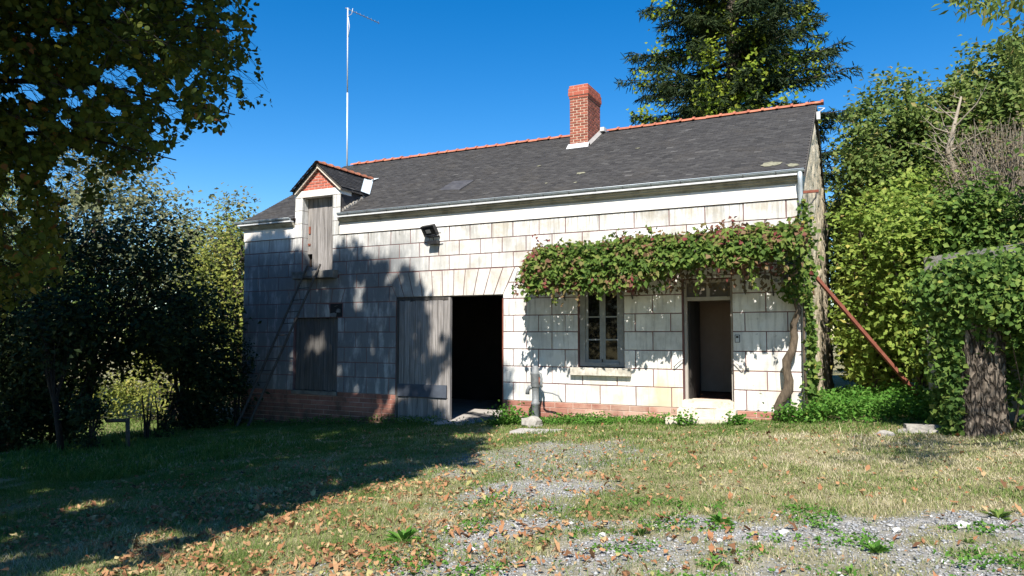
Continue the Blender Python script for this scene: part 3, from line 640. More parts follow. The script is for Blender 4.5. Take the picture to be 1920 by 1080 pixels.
for s in (-1, 1):
    xe = DC+s*DE
    yb_e = (DEZ-RZ0)/RM+RY0; yb_r = (DRZ-RZ0)/RM+RY0
    # boarding as a solid wedge that runs back into the main roof
    V = [(DC, YF, DRZ-.02), (xe, YF, DEZ-.02), (xe, yb_e+.1, DEZ-.02), (DC, yb_r+.1, DRZ-.02)]; V += [(x, y, z-.05) for x, y, z in V]
    MB().add(V, [(0,1,2,3),(7,6,5,4),(0,4,5,1),(1,5,6,2),(2,6,7,3),(3,7,4,0)]).build('dormer_boarding', MAT['darkwood'], dm)
    kp = (lambda x, y, z: y < (dz(x)-RZ0)/RM+RY0+.02)
    if s > 0: slates('dormer_slates', (xe, YF-.01, DEZ), (0, 1, 0), (-1, 0, sl_), yb_r+.2, math.hypot(DE, DRZ-DEZ), keep=kp, seed=20, wid=.2, parent=dm)
    else: slates('dormer_slates', (xe, yb_r+.19, DEZ), (0, -1, 0), (1, 0, sl_), yb_r+.4, math.hypot(DE, DRZ-DEZ), keep=kp, seed=21, wid=.2, parent=dm)
    # bargeboards
    dx = s*.06
    V = [(DC, YF+.012, DRZ-.055), (xe, YF+.012, DEZ-.055), (xe-s*.07, YF+.012, DEZ-.075), (DC, YF+.012, DRZ-.125)]; V += [(x, y+.03, z) for x, y, z in V]
    MB().add(V, [(0,1,2,3),(7,6,5,4),(0,4,5,1),(1,5,6,2),(2,6,7,3)] if s < 0 else [(3,2,1,0),(4,5,6,7),(1,5,4,0),(2,6,5,1),(3,7,6,2)]).build('bargeboard', MAT['bargewood'], dm)
    V = [(DC, YF+.045, DRZ-.075), (xe-s*.06, YF+.045, DEZ-.06), (xe-s*.06, .0, DEZ-.06), (DC, .0, DRZ-.075)]
    MB().add(V, [(0, 1, 2, 3)]).build('verge_soffit', MAT['bargewood'], dm)
    # cheek
    xc = -11.31 if s > 0 else -12.91
    V = [(xc, .30, roofz(.30)-.4), (xc, .30, 5.80), (xc, yb_e+.05, 5.80), (xc, yb_e+.05, roofz(yb_e)-.3), (xc, .02, 5.0), (xc, .02, 5.69), (xc, .30, 5.69)]
    V = [(xc, .051, 5.0), (xc, .051, 5.83), (xc, yb_e+.1, 5.83), (xc, yb_e+.1, 5.4)]
    MB().add(V+[(x-s*.2, y, z) for x, y, z in V], [(0, 1, 2, 3), (7, 6, 5, 4), (0, 4, 5, 1)]).build('dormer_cheek', MAT['slateside'], dm)
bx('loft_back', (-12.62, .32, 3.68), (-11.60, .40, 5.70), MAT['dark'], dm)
# dormer ridge
om = ridge_tile_mesh('old_ridge_tile', .30, .085); om.materials.append(MAT['oldtile'])
y = YF-.03
while y < (DRZ-RZ0)/RM+RY0-.15:
    link('ridge_tile', om, None, dm, loc=(DC, y, DRZ+.02), rot=(0, 0, math.pi/2)); y += .295
# bright zinc valley flashing
def val(x, back=0): return (DC+x, (dz(DC+x)-RZ0)/RM+RY0-back, dz(DC+x)+.03)
V = [val(.10, .42), val(.86, .42), val(.90, .02), val(.08, .0)]
MB().add(V, [(0, 1, 2, 3)]).build('valley_flashing', MAT['zincnew'], dm)
V = [val(-.02, .25), val(.12, .1), (DC+.15, 2.45, roofz(2.45)+.03), (DC-.05, 2.35, roofz(2.35)+.06)]
MB().add(V, [(0, 1, 2, 3)]).build('saddle_flashing', MAT['zincnew'], dm)
mb = MB(); rr = random.Random(6)
for k in range(26):
    y = rr.uniform(.06, .95); s = rr.uniform(.02, .045); mb.box((-11.30, y-s, roofz(y)+.0), (-11.30+s*1.6, y+s, roofz(y)+.03+s), .012)
mb.build('mortar_rubble', MAT['rock'], dm)
# loft door of vertical planks
ld = empty('loft_door', (0, 0, 0), HP); ld.location = (7.4, 0, 0)
e = np.linspace(-12.63, -11.59, 7); rr = random.Random(10)
for i in range(6):
    a, b = e[i]+.004, e[i+1]-.004
    lo = 3.67 if i != 0 else 4.16
    MB().prism([(a, lo), (b, lo), (b, 5.685), (a, 5.685)], .205+rr.uniform(0, .008), .235, .003).build('plank', MAT['wood'], ld)
MB().prism([(e[0]+.004, 3.67), (e[1]-.004, 3.67), (e[1]-.004, 3.80), (e[0]+.004, 3.80)], .207, .235, .003).build('plank', MAT['wood'], ld)
MB().box((-11.62, .004, 2.42), (-11.22, .03, 2.77)).build('hole_shade_sheet', MAT['dark'], HP)  # near-black sheet standing in for the shade inside the broken hole
bx('hinge', (-12.58, .185, 4.72), (-12.52, .206, 4.92), MAT['rust'], ld); bx('latch', (-12.6, .185, 4.40), (-12.52, .206, 4.45), MAT['rust'], ld)

# stable door (lower left) ----------------------------------------------
sd = empty('stable_door', (0, 0, 0), HP); sd.location = (7.4, 0, 0)
e = np.linspace(-12.85, -11.40, 10)
for i in range(9): MB().prism([(e[i]+.004, .47+rr.uniform(0, .02)), (e[i+1]-.004, .47), (e[i+1]-.004, 2.39-rr.uniform(0, .03)), (e[i]+.004, 2.39)], .06+rr.uniform(0, .012), .10, .004).build('plank', MAT['stablewood'], sd)
bx('door_backing', (-12.86, .14, .44), (-11.38, .2, 2.42), MAT['dark'], HP)
# barn door leaf ---------------------------------------------------------
bd = empty('barn_door', (0, 0, 0), HP); bd.location = (7.4, 0, 0)
e = np.linspace(-9.42, -7.95, 10)
for i in range(9):
    bot = -.16+rr.uniform(-.02, .02)
    MB().prism([(e[i]+.004, .42), (e[i+1]-.004, .42), (e[i+1]-.004, 2.80+rr.uniform(-.03, .03)), (e[i]+.004, 2.80+rr.uniform(-.03, .03))], .02+rr.uniform(0, .014), .07, .004).build('plank', MAT['wood'], bd)
e = np.linspace(-9.42, -7.97, 6)
for i in range(5):
    MB().prism([(e[i]+.005, -.17+rr.uniform(-.03, .03)), (e[i+1]-.005, -.17+rr.uniform(-.03, .03)), (e[i+1]-.005, .41), (e[i]+.005, .41)], .012+rr.uniform(0, .01), .06, .004).build('plank', MAT['wood'], bd)
bx('kick_board', (-9.41, -.022, .43), (-7.99, .012, .735), MAT['bluepaint'], bd)
bx('top_rail', (-9.47, .02, 2.80), (-7.93, .10, 2.885), MAT['darkwood'], bd)
bx('edge_post', (-7.955, .0, -.16), (-7.90, .09, 2.86), MAT['wood'], bd)
bx('door_post', (-9.485, .015, -.3), (-9.43, .12, 2.80), MAT['darkwood'], HP)
bx('door_post', (-6.50, .03, -.1), (-6.465, .14, 2.80), MAT['rust'], HP)
# window ----------------------------------------------------------------
wn = empty('window', (0, 0, 0), HP); wn.location = (7.4, 0, 0)
def wbx(n, a, b, m='winframe', p=wn): return bx(n, a, b, MAT[m], p)
wbx('frame', (-4.595, .10, 1.26), (-4.47, .20, 3.015)); wbx('frame', (-3.68, .10, 1.26), (-3.555, .20, 3.015))
wbx('frame', (-4.468, .10, 2.93), (-3.682, .20, 3.015)); wbx('frame', (-4.468, .10, 1.26), (-3.682, .20, 1.33))
for a, b in ((-4.465, -4.085), (-4.065, -3.685)):
    wbx('stile', (a, .13, 1.335), (a+.055, .18, 2.925)); wbx('stile', (b-.055, .13, 1.335), (b, .18, 2.925))
    for z in (1.335, 1.83, 2.33, 2.87): wbx('rail', (a+.056, .135, z), (b-.056, .178, z+(.075 if z in (1.335,) else .03 if z < 2.8 else .055)))
    for z0, z1 in ((1.411, 1.829), (1.861, 2.329), (2.361, 2.869)): bx('pane', (a+.05, .152, z0-.004), (b-.05, .158, z1+.004), gm, wn)
wbx('meeting_strip', (-4.09, .115, 1.335), (-4.06, .128, 2.925)); wbx('drip_rail', (-4.468, .075, 1.30), (-3.682, .128, 1.345))
MB().tube([(-4.075, .10, 1.36), (-4.075, .10, 1.42)], .012, 6).build('catch', MAT['blackmetal'], wn)
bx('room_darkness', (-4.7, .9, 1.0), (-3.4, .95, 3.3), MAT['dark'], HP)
MB().prism([(-4.76, 1.065), (-3.39, 1.065), (-3.39, 1.235), (-4.76, 1.235)], -.10, .3, .010).build('window_sill', MAT['sill'], HP)
# entrance ---------------------------------------------------------------
dr = empty('entrance', (0, 0, 0), HP); dr.location = (7.4, 0, 0)
for n, a, b in (('frame', (-2.29, .16, .62), (-2.235, .26, 3.09)), ('frame', (-1.35, .16, .62), (-1.298, .26, 3.09)), ('transom_bar', (-2.233, .13, 2.66), (-1.352, .25, 2.735)), ('frame', (-2.233, .16, 3.03), (-1.352, .26, 3.09)),
                ('transom_mullion', (-1.83, .17, 2.737), (-1.76, .24, 3.028))): bx(n, a, b, MAT['doorframe'], dr)
for a, b in ((-2.231, -1.832), (-1.758, -1.354)): bx('transom_panel', (a, .20, 2.738), (b, .206, 3.027), MAT['inside'], dr)
bx('open_leaf', (-2.23, .27, .63), (-2.19, 1.15, 2.65), MAT['dark'], dr)
bx('transom_back', (-2.29, .6, 2.66), (-1.30, .62, 3.1), MAT['inside'], dr)
st = empty('entrance_step', (0, 0, 0), HP); st.location = (7.4, 0, 0)
bx('threshold', (-2.30, -.12, .48), (-1.29, .5, .618), MAT['stepstone'], st, .006)
rr = random.Random(15)
for a, b in ((-2.36, -1.98), (-1.97, -1.62), (-1.61, -1.22)): MB().box((a, -.36, .20), (b, -.02, .475), .02).build('tread_stone', MAT['stepstone'], st)
for a, b in ((-2.50, -1.95), (-1.94, -1.2)): MB().box((a, -.66, .0), (b, -.37, .33), .022).build('tread_stone', MAT['stepstone'], st)
for a in ((-2.47, 1.30, -2.28, 1.46), (-1.10, 1.28, -1.28, 1.46)):
    x0, z0, x1, z1 = a
    MB().tube([(x0, -.005, z0), (x0, -.06, z0), (x0+(x1-x0)*.1, -.07, z0+.01), (x1, -.07, z1), (x1, -.05, z1+.01), (x1, -.005, z1)], .010, 7).build('grab_handle', MAT['steel'], HP)

# ================================================================== THINGS ON AND BY THE HOUSE
# antenna
an = empty('television_antenna', (-14.72, 4.35, 7.5)); tag(an, 'tall thin galvanised mast with television aerial above the roof ridge', 'antenna')
top = np.array([-14.80, 4.35, 13.33])
MB().tube([(-14.72, 4.35, 7.2), (-14.76, 4.35, 10.3)], .027, 8).build('mast', MAT['galv'], an); MB().tube([(-14.76, 4.35, 10.2), top], .022, 8).build('mast', MAT['galv'], an)
bd_ = np.array([.20, .98, 0.]); pd = np.array([.98, -.20, 0])
MB().tube([top+np.array([0, 0, -.04])-bd_*.1, top+np.array([0, 0, -.04])+bd_*1.45], .014, 6).build('boom', MAT['steel'], an)
for t_ in np.linspace(.05, 1.4, 9): MB().tube([top+np.array([0, 0, .04])*0+bd_*t_+np.array([0, 0, -.10]), top+bd_*t_+np.array([0, 0, .02])], .005, 5).build('element', MAT['steel'], an)
MB().tube([top+np.array([.03, 0, -.35]), top+np.array([.09, 0, -.7]), top+np.array([.03, 0, -1.05])], .012, 6).build('cable_loop', MAT['plastic'], an)
MB().tube([top+np.array([.02, 0, -.3]), top+np.array([.18, 0, -.25]), top+np.array([.22, 0, -.06])], .010, 6).build('cable_loop', MAT['plastic'], an)
# flood light with sensor
fl = empty('floodlight', (-8.38, 0, 4.3)); tag(fl, 'black square floodlight with sensor box under the cornice', 'floodlight')
V = [(-.19, -.30, .13), (.17, -.30, .16), (.21, -.16, -.07), (-.15, -.16, -.10)]
V = [(-8.40+x, y, 4.44+z) for x, y, z in V]; Vb = [(x*.999, y+.09, z+.05) for x, y, z in V]
c0 = np.mean(V, 0)
MB().add(V+Vb, [(3,2,1,0),(4,5,6,7),(0,1,5,4),(1,2,6,5),(2,3,7,6),(3,0,4,7)]).build('housing', MAT['blackmetal'], fl)
Vi = [c0+(np.array(p)-c0)*.86+np.array([0, -.012, -.006]) for p in V]; Vj = [c0+(np.array(p)-c0)*.34+np.array([0, .04, .02]) for p in V]
MB().add(Vi+Vj, [(0,4,5,1),(1,5,6,2),(2,6,7,3),(3,7,4,0)]).build('bezel', MAT['blackmetal'], fl)
Vk = [c0+(np.array(p)-c0)*.36+np.array([0, -.016, -.008]) for p in V]
MB().add(Vk, [(3, 2, 1, 0)]).build('lens', MAT['floodglass'], fl)
MB().tube([(-8.55, -.18, 4.43), (-8.55, -.03, 4.36), (-8.2, -.03, 4.36), (-8.2, -.18, 4.44)], .016, 6).build('yoke', MAT['blackmetal'], fl)
MB().box((-8.47, -.17, 4.165), (-8.20, -.005, 4.25), .004).build('sensor_box', MAT['blackmetal'], fl)
MB().tube([(-8.33, -.10, 4.25), (-8.33, -.12, 4.36)], .012, 6).build('cable', MAT['blackmetal'], fl)
MB().tube([(-8.17, -.22, 4.42), (-8.05, -.2, 4.415)], .012, 6).build('knob', MAT['blackmetal'], fl)
# keypad
kp = empty('door_keypad', (-1.2, 0, 1.88)); tag(kp, 'small white keypad box beside the open entrance', 'keypad')
bx('case', (-1.245, -.03, 1.80), (-1.15, -.001, 1.955), MAT['blackmetal'], kp); bx('face', (-1.235, -.034, 1.81), (-1.16, -.029, 1.945), MAT['plastic'], kp); bx('display', (-1.222, -.037, 1.89), (-1.173, -.0335, 1.93), MAT['blackmetal'], kp)
# ladder
la = empty('wooden_ladder', (-13.6, -.9, -.5)); tag(la, 'narrow dark ladder leaning on the loft door sill', 'ladder')
ft = [np.array([-13.95, -.95, -.56]), np.array([-13.55, -.95, -.54])]; tp = [np.array([-12.24, -.20, 3.80]), np.array([-11.80, -.20, 3.82])]
for a, b in zip(ft, tp): MB().tube([a, (a+b)/2+np.array([0, 0, -.01]), b], [.036, .033, .028], 6, smooth=False).build('rail', MAT['darkwood'], la)
for k in range(1, 14):
    u = k/14.; MB().tube([ft[0]*(1-u)+tp[0]*u, ft[1]*(1-u)+tp[1]*u], .014, 6).build('rung', MAT['darkwood'], la)
# pump
pu = empty('water_pump', (-5.47, -.36, .0)); tag(pu, 'grey cast-iron hand pump standing against the wall by the barn doorway', 'pump')
px, py = -5.475, -.36
def lathe(name, prof, m, n=14, parent=pu, x=px, y=py):
    V = [(x+r*math.cos(2*math.pi*k/n), y+r*math.sin(2*math.pi*k/n), z) for z, r in prof for k in range(n)]
    F = [(i*n+k, i*n+(k+1) % n, (i+1)*n+(k+1) % n, (i+1)*n+k) for i in range(len(prof)-1) for k in range(n)]+[tuple(range((len(prof)-1)*n, len(prof)*n))]
    return MB().add(V, F, True).build(name, MAT[m], parent)
lathe('column', [(-.15, .088), (.40, .084), (.42, .098), (.46, .098), (.48, .078), (.80, .074), (.82, .082)], 'castiron', 10)
lathe('barrel', [(.80, .088), (.83, .10), (1.05, .10), (1.09, .112), (1.12, .112), (1.125, .08), (1.24, .072), (1.27, .05)], 'castiron')
MB().tube([(px-.02, py, .80), (px-.13, py-.03, .79), (px-.17, py-.04, .72), (px-.175, py-.04, .64)], [.05, .048, .042, .045], 10).build('spout', MAT['castiron'], pu)
MB().tube([(px+.05, py, 1.10), (px+.13, py-.02, 1.09), (px+.16, py-.02, .98), (px+.15, py-.02, .86), (px+.17, py-.02, .80)], [.03, .032, .026, .03, .02], 8).build('pivot_arm', MAT['castiron'], pu)
MB().tube([(px+.10, py-.01, 1.02), (px+.09, py-.01, .86)], .018, 6).build('link_rod', MAT['rust'], pu)
MB().tube([(px+.15, py-.02, .86), (px+.16, py-.02, .75), (px+.22, py-.02, .70), (px+.42, py-.02, .68), (px+.56, py-.02, .63), (px+.64, py-.02, .50)], [.016, .016, .016, .015, .015, .017], 8).build('handle', MAT['castiron'], pu)
# boulder and slab at the pump
def blob(name, c, r, m, seed, sub=2, amp=.25, parent=None, flat=.0):
    import bmesh
    b = bmesh.new(); bmesh.ops.create_icosphere(b, subdivisions=sub, radius=1); rg = random.Random(seed); ph = [rg.uniform(0, 6) for _ in range(6)]
    for v in b.verts:
        p = v.co.copy(); k = 1+amp*(math.sin(p.x*2.3+ph[0])*math.sin(p.y*2.7+ph[1])+.6*math.sin(p.z*4.1+ph[2]+p.x*3)+rg.uniform(-.25, .25))
        v.co = (p.x*r[0]*k, p.y*r[1]*k, max(p.z, -.4)*r[2]*k)
    me = bpy.data.meshes.new(name); b.to_mesh(me); b.free()
    return link(name, me, MAT[m], parent, loc=c)
tag(blob('boulder', (-5.32, -.88, .06), (.24, .2, .17), 'rock', 3), 'rough pale boulder at the foot of the grey hand pump', 'boulder')
tag(MB().box((-5.25, -2.05, .0), (-4.35, -1.55, .06), .03).build('paving_slab', MAT['concrete']), 'flat worn slab lying in the lawn before the pump', 'slab')
# rusty brace bar
a = np.array([.05, .42, 3.36]); b = np.array([2.21, 1.66, .46]); dd = unit(b-a)
br = empty('rusty_brace', tuple(b)); tag(br, 'long reddish rusted bar propped from the gable corner to the ground', 'metal bar')
mb = MB(); sd_ = unit(np.cross(dd, [0, 0, 1])); u2 = np.cross(dd, sd_)
for o_, w_, h_ in ((0, .042, .030),):
    P = [p + sx*sd_*w_ + sy*u2*h_ for p in (a, b) for sx, sy in ((-1, -1), (1, -1), (1, 1), (-1, 1))]
    mb.add(P, [(0,1,2,3),(7,6,5,4),(0,4,5,1),(1,5,6,2),(2,6,7,3),(3,7,4,0)])
mb.build('bar', MAT['rust'], br)
MB().tube([a-dd*.06, a+dd*.08], .05, 8).build('upper_joint', MAT['rust'], br)
for u in (.3, .55, .8):
    p = a+(b-a)*u; MB().tube([p-u2*.055, p+u2*.055], .014, 6).build('bolt', MAT['rust'], br)

# ================================================================== FOLIAGE
def leaves(P, L, Wd, rg, up=.5, droop=0., out=None, fold=.18, hero=False):
    """leaf geometry at points P; returns V, F"""
    n = len(P); L = np.broadcast_to(L, n)*rg.uniform(.7, 1.25, n); Wd = np.broadcast_to(Wd, n)*rg.uniform(.75, 1.2, n)
    nr = rg.normal(size=(n, 3)); nr[:, 2] += up*2
    if out is not None: nr += out
    nr = unit(nr)
    d = rg.normal(size=(n, 3)); d[:, 2] -= droop*2; d = unit(d-nr*(d*nr).sum(1, keepdims=True)); s = np.cross(nr, d)
    L = L[:, None]; Wd = Wd[:, None]
    if hero:
        pts = [(0, 0, 0), (.10, .36, .10), (.38, .52, .16), (.72, .33, .08), (1.05, 0, -.05), (.72, -.33, .08), (.38, -.52, .16), (.10, -.36, .10)]
        V = np.stack([P+d*L*a+s*Wd*b+nr*Wd*c*fold*4*.5 for a, b, c in pts], 1)
        F = np.array([(0, 1, 2), (0, 2, 3), (0, 3, 4), (0, 4, 5), (0, 5, 6), (0, 6, 7)])
    else:
        V = np.stack([P, P+d*L*.45+s*Wd*.5+nr*Wd*fold, P+d*L-nr*Wd*fold*.6, P+d*L*.45-s*Wd*.5+nr*Wd*fold], 1)
        F = np.array([(0, 1, 2), (0, 2, 3)])
    k = V.shape[1]
    return V.reshape(-1, 3), (np.arange(n)[:, None, None]*k+F[None]).reshape(-1, 3), k
def foliage(name, P, L, Wd, m, parent=None, rg=None, tint=None, **kw):
    rg = rg or R; V, F, k = leaves(P, L, Wd, rg, **kw)
    if tint is None: tint = np.clip(rg.beta(2, 2.4, len(P)), 0, 1)
    return npmesh(name, V, F, LF[m], parent, tint=np.repeat(tint, k))
def clumps(rg, c, rad, n, hollow=.35, zmin=-1.):
    d = unit(rg.normal(size=(n*2, 3))); r = (hollow**3+(1-hollow**3)*rg.random(n*2))**(1/3.)
    P = d*r[:, None]; P = P[P[:, 2] > zmin][:n]
    return np.array(c)+P*np.array(rad)
def limbs(mb, base, fork, tips, r0, r1, rg, n=6):
    """bent tapering limbs from points on the trunk to the clumps"""
    for t_ in tips:
        f = np.array(fork[rg.integers(len(fork))]); m_ = (f+t_)/2+rg.normal(size=3)*np.linalg.norm(t_-f)*.10; m_[2] += .1*np.linalg.norm(t_-f)
        mb.tube([f, m_, t_], [r0, r0*.55, r1], n, cap=False)
def tree(name, label, cat, base, h, crown, mat, nclump, per, L, Wd, sig, seed, trunk_r=.12, bark='bark', group=None, up=.45, stems=1, hollow=.3, keep=None, nl=18, lean=(0, 0), tintf=None, zmin=-1, face=.9):
    """crown: list of (centre offset from the base, radii)"""
    rg = np.random.default_rng(seed); base = np.array(base, float); root = empty(name, tuple(base)); tag(root, label, cat, group)
    P = []; C_ = []
    tot = sum(r[0]*r[1]*r[2] for _, r in crown)
    for c, r in crown:
        k = max(3, int(nclump*r[0]*r[1]*r[2]/tot)); cc = clumps(rg, base+np.array(c), r, k, hollow, zmin); C_.append(cc)
    C_ = np.concatenate(C_)
    if keep is not None: C_ = C_[keep(C_)]
    sg = sig*rg.uniform(.6, 1.5, len(C_))
    cnt = np.maximum(2, (per*rg.uniform(.5, 1.5, len(C_))).astype(int))
    P = np.repeat(C_, cnt, 0); off = rg.normal(size=P.shape)*np.repeat(sg, cnt)[:, None]; off[:, 2] *= .75; P = P+off
    if keep is not None: ok = keep(P); P = P[ok]; off = off[ok]
    tint = np.clip(rg.normal(.45, .2, len(P))+.25*(vnoise(P[:, 0]+P[:, 2]*.7, P[:, 1]+P[:, 2]*.5, .9, seed)-.5), 0, 1)
    if tintf is not None: tint = tintf(P, tint, rg)
    foliage('crown', P, L, Wd, mat, root, rg, tint, up=up*.6, out=unit(P-(base+np.array(crown[0][0])))*.6-sundir*face)
    mb = MB(); forks = []
    for s in range(stems):
        a = rg.uniform(0, 6.28); b0 = base+np.array([math.cos(a), math.sin(a), 0])*(trunk_r*1.4 if stems > 1 else 0)-np.array([0, 0, .15])
        top_ = base+np.array(crown[0][0])+np.array([lean[0], lean[1], 0])+(rg.normal(size=3)*.25*np.array(crown[0][1]) if stems > 1 else 0); top_[2] = base[2]+h*.8
        pts = [b0+(top_-b0)*u+rg.normal(size=3)*np.array([.06, .06, 0])*h*.12*(0 < u < 1) for u in (0, .2, .4, .6, .8, 1)]
        mb.tube(pts, [trunk_r*(1.25, 1, .85, .65, .42, .15)[i] for i in range(6)], 9); forks += pts[2:]
    if len(C_): limbs(mb, base, forks, C_[rg.permutation(len(C_))[:nl]], trunk_r*.35, .008, rg)
    mb.build('trunk', MAT[bark], root)
    return root
def hz(x, y): return float(H(np.array([x]), np.array([y]))[0])

# --- creeper awning over the window and entrance
vine = empty('climbing_creeper', (-.3, -.2, .35)); tag(vine, 'creeper with green and reddening leaves overhanging the window and entrance, on a gnarled stem', 'creeper')
rg = np.random.default_rng(31)
n = 12500; X = -5.62+5.72*rg.random(n); u = rg.random(n)
def vprof(u):       # cross-section from the wall over the top to the hanging front
    k = np.array([0, .25, .5, .62, .75, 1.]); yy = np.interp(u, k, [-.05, -.5, -.98, -1.15, -1.25, -1.22]); zz = np.interp(u, k, [3.72, 3.76, 3.66, 3.50, 3.25, 2.93]); return yy, zz
Y, Z = vprof(u)
rise = .16*sstep(-5.6, -.3, X)+.10*(vnoise(X, X*0, .7, 2)-.5)
Z = Z+rise-.16*(1-sstep(-5.65, -4.9, X))*0
Z = Z+.24*sstep(-3.8, -.4, X)*np.clip((u-.5)/.5, 0, 1)
endt = sstep(-5.66, -5.15, X)                     # rounded left end
Y = Y*(.45+.55*endt); Z = 3.28+(Z-3.28)*(.50+.50*endt)
low = (u > .75); Z[low] += (.42*(vnoise(X[low], X[low]*0, .45, 7)-.55)+.10*sstep(-3.2, -2.2, X[low]))*((u[low]-.75)/.25)
P = np.stack([X, Y, Z], 1)+rg.normal(size=(n, 3))*np.array([.06, .085, .07])
out = np.zeros((n, 3)); out[:, 1] = -1.4*np.clip((u-.2)*2, .2, 1.3); out[:, 2] = 1.3
t_ = rg.beta(2.2, 2.6, n)*.80; t_ += .26*(vnoise(X*1.0, Z*1.0, .30, 9) > .58)+.12*(Z > 3.70)+.30*(rg.random(n) < .10)+.25*(X < -5.2)*(rg.random(n) < .55)
foliage('leaf_mass', P, .118*rg.uniform(.6, 1.35, n), .088*rg.uniform(.7, 1.3, n), 'vine', vine, rg, np.clip(t_, 0, 1), up=0., droop=.55, out=out)
SH = []; ST = []
for k in range(46):
    x0 = rg.uniform(-5.6, .05); l_ = rg.uniform(.12, .42); b0 = np.array([x0, rg.uniform(-1.35, -1.1), 2.98+.30*sstep(-3.8, -.4, x0)+rg.uniform(-.05, .15)]); m_ = int(l_*34); q_ = rg.random(m_)[:, None]
    SH.append(b0+q_*np.array([rg.normal()*.10, rg.normal()*.06, -l_])+rg.normal(size=(m_, 3))*.03); ST.append(np.full(m_, rg.choice([.25, .45, .8, .9]))+rg.normal(0, .08, m_))
for k in range(34):
    x0 = rg.uniform(-5.65, 0); l_ = rg.uniform(.10, .30); b0 = np.array([x0, rg.uniform(-1.0, -.2), 3.78+.16*sstep(-5.6, -.3, x0)]); m_ = int(l_*36); q_ = rg.random(m_)[:, None]
    SH.append(b0+q_*np.array([rg.normal()*.25, -.1, l_])+rg.normal(size=(m_, 3))*.025); ST.append(np.full(m_, rg.choice([.5, .8, .92]))+rg.normal(0, .08, m_))
SH = np.concatenate(SH); ST = np.clip(np.concatenate(ST), 0, 1); tag(foliage('trailing_shoots', SH, .10, .07, 'vine', vine, rg, ST, up=0., droop=.5, out=np.array([[0, -1.0, .5]])), kind='stuff')
# sparse undergrowth of dry stems beneath
n = 500; X = rg.uniform(-5.5, 0, n); P = np.stack([X, rg.uniform(-1.1, -.1, n), 3.05+rg.uniform(-.22, .3, n)], 1)
foliage('inner_leaves', P, .12, .09, 'dry', vine, rg, np.clip(rg.normal(.2, .15, n), 0, 1), up=0, droop=.6)
n = 330; P = np.stack([rg.normal(-.12, .13, n), rg.uniform(-.6, -.1, n), 2.75+rg.uniform(-.15, .6, n)], 1)
foliage('hanging_leaves', P, .11, .085, 'vine', vine, rg, np.clip(rg.normal(.35, .2, n), 0, 1), up=0, droop=.7)
sp_ = [(-.32, -.20, .18), (-.36, -.22, .40), (-.44, -.24, .58), (-.38, -.24, .72), (-.25, -.22, .90), (-.22, -.22, 1.08), (-.28, -.20, 1.28), (-.27, -.2, 1.45), (-.15, -.20, 1.66), (-.13, -.18, 1.9), (-.14, -.18, 2.14), (-.04, -.2, 2.40), (-.12, -.3, 2.8), (-.3, -.5, 3.2)]
MB().tube([np.array(p)+rg.normal(size=3)*.008 for p in sp_], [.13, .105, .085, .09, .10, .085, .075, .09, .075, .07, .065, .055, .05, .04], 9).build('stem', MAT['vinebark'], vine)
mb = MB()
for k in range(34):
    x = rg.uniform(-5.4, -.2); mb.tube([(min(x+rg.uniform(.3, .9), -.1), -.3, 3.3), (x, -.7+rg.uniform(-.2, .2), 3.45), (x-.3, -1.05, 3.3), (x-.35, -1.1, 2.95+rg.uniform(-.15, .2))], [.012, .010, .007, .003], 5, cap=False)
mb.build('twigs', MAT['twig'], vine)
for x in (-4.9, -3.35, -.5):
    MB().tube([(x, 0, 2.72), (x, -.45, 3.25), (x, -.95, 3.28)], .014, 6).build('bracket', MAT['blackmetal'], vine)
for y in (-.4, -.95): MB().tube([(-5.3, y, 3.30), (-.1, y, 3.30)], .012, 6).build('support_wire', MAT['blackmetal'], vine)

# --- ivy on the downpipe corner
iv = empty('corner_ivy', (.1, -.15, .4)); tag(iv, 'ivy climbing the downpipe at the right corner of the white facade', 'ivy')
n = 1150; z = rg.uniform(.45, 4.55, n); wd_ = np.interp(z, [.4, 1.3, 2.5, 3.2, 4.0, 4.55], [.12, .05, .04, .13, .13, .05])
P = np.stack([.10+.06*(z < 2.6)+rg.normal(size=n)*wd_*.8, -.10+rg.normal(size=n)*.05, z], 1); foliage('leaf_mass', P, .11, .09, 'ivy', iv, rg, np.clip(rg.normal(.55, .22, n), 0, 1), up=.1, droop=.5, out=np.array([[0, -1.2, .3]]))
MB().tube([(.08, -.13, .3), (.04, -.15, 1.5), (.07, -.15, 2.8), (.05, -.16, 4.3)], [.03, .025, .02, .01], 6).build('stem', MAT['vinebark'], iv)

# --- the tall linden whose branches hang into the picture and shade the left of the house
SHADE = [(-18.2, 2), (-17.8, 4.0), (-15, 4.2), (-14.2, 4.75), (-13.5, 4.85), (-12.8, 4.3), (-12, 3.75), (-11.3, 4.35), (-10.8, 4.25), (-10.3, 3.8), (-9.1, 3.65), (-8.6, 3.0), (-8.1, 2.75), (-7.7, 2.0), (-7.1, 1.5), (-6.3, 1.4), (-6.15, .5), (-6.45, -1.1), (-6.1, -4), (-5.7, -7.4), (-6.8, -8.6), (-7.2, -11), (-7.5, -13.3), (-3.8, -14.3), (.5, -14.8), (.5, -26), (-18.2, -26)]
VIS = [(-80, -80), (470, -80), (475, 20), (500, 115), (508, 190), (478, 208), (455, 178), (425, 180), (432, 255), (385, 245), (345, 285), (300, 300), (312, 332), (245, 338), (205, 325), (215, 392), (150, 388), (130, 430), (140, 530), (60, 560), (20, 600), (-80, 610)]
def sunxy(P): d_ = -P[:, 1]; return P[:, 0]+SX*d_, P[:, 2]+SZ*d_
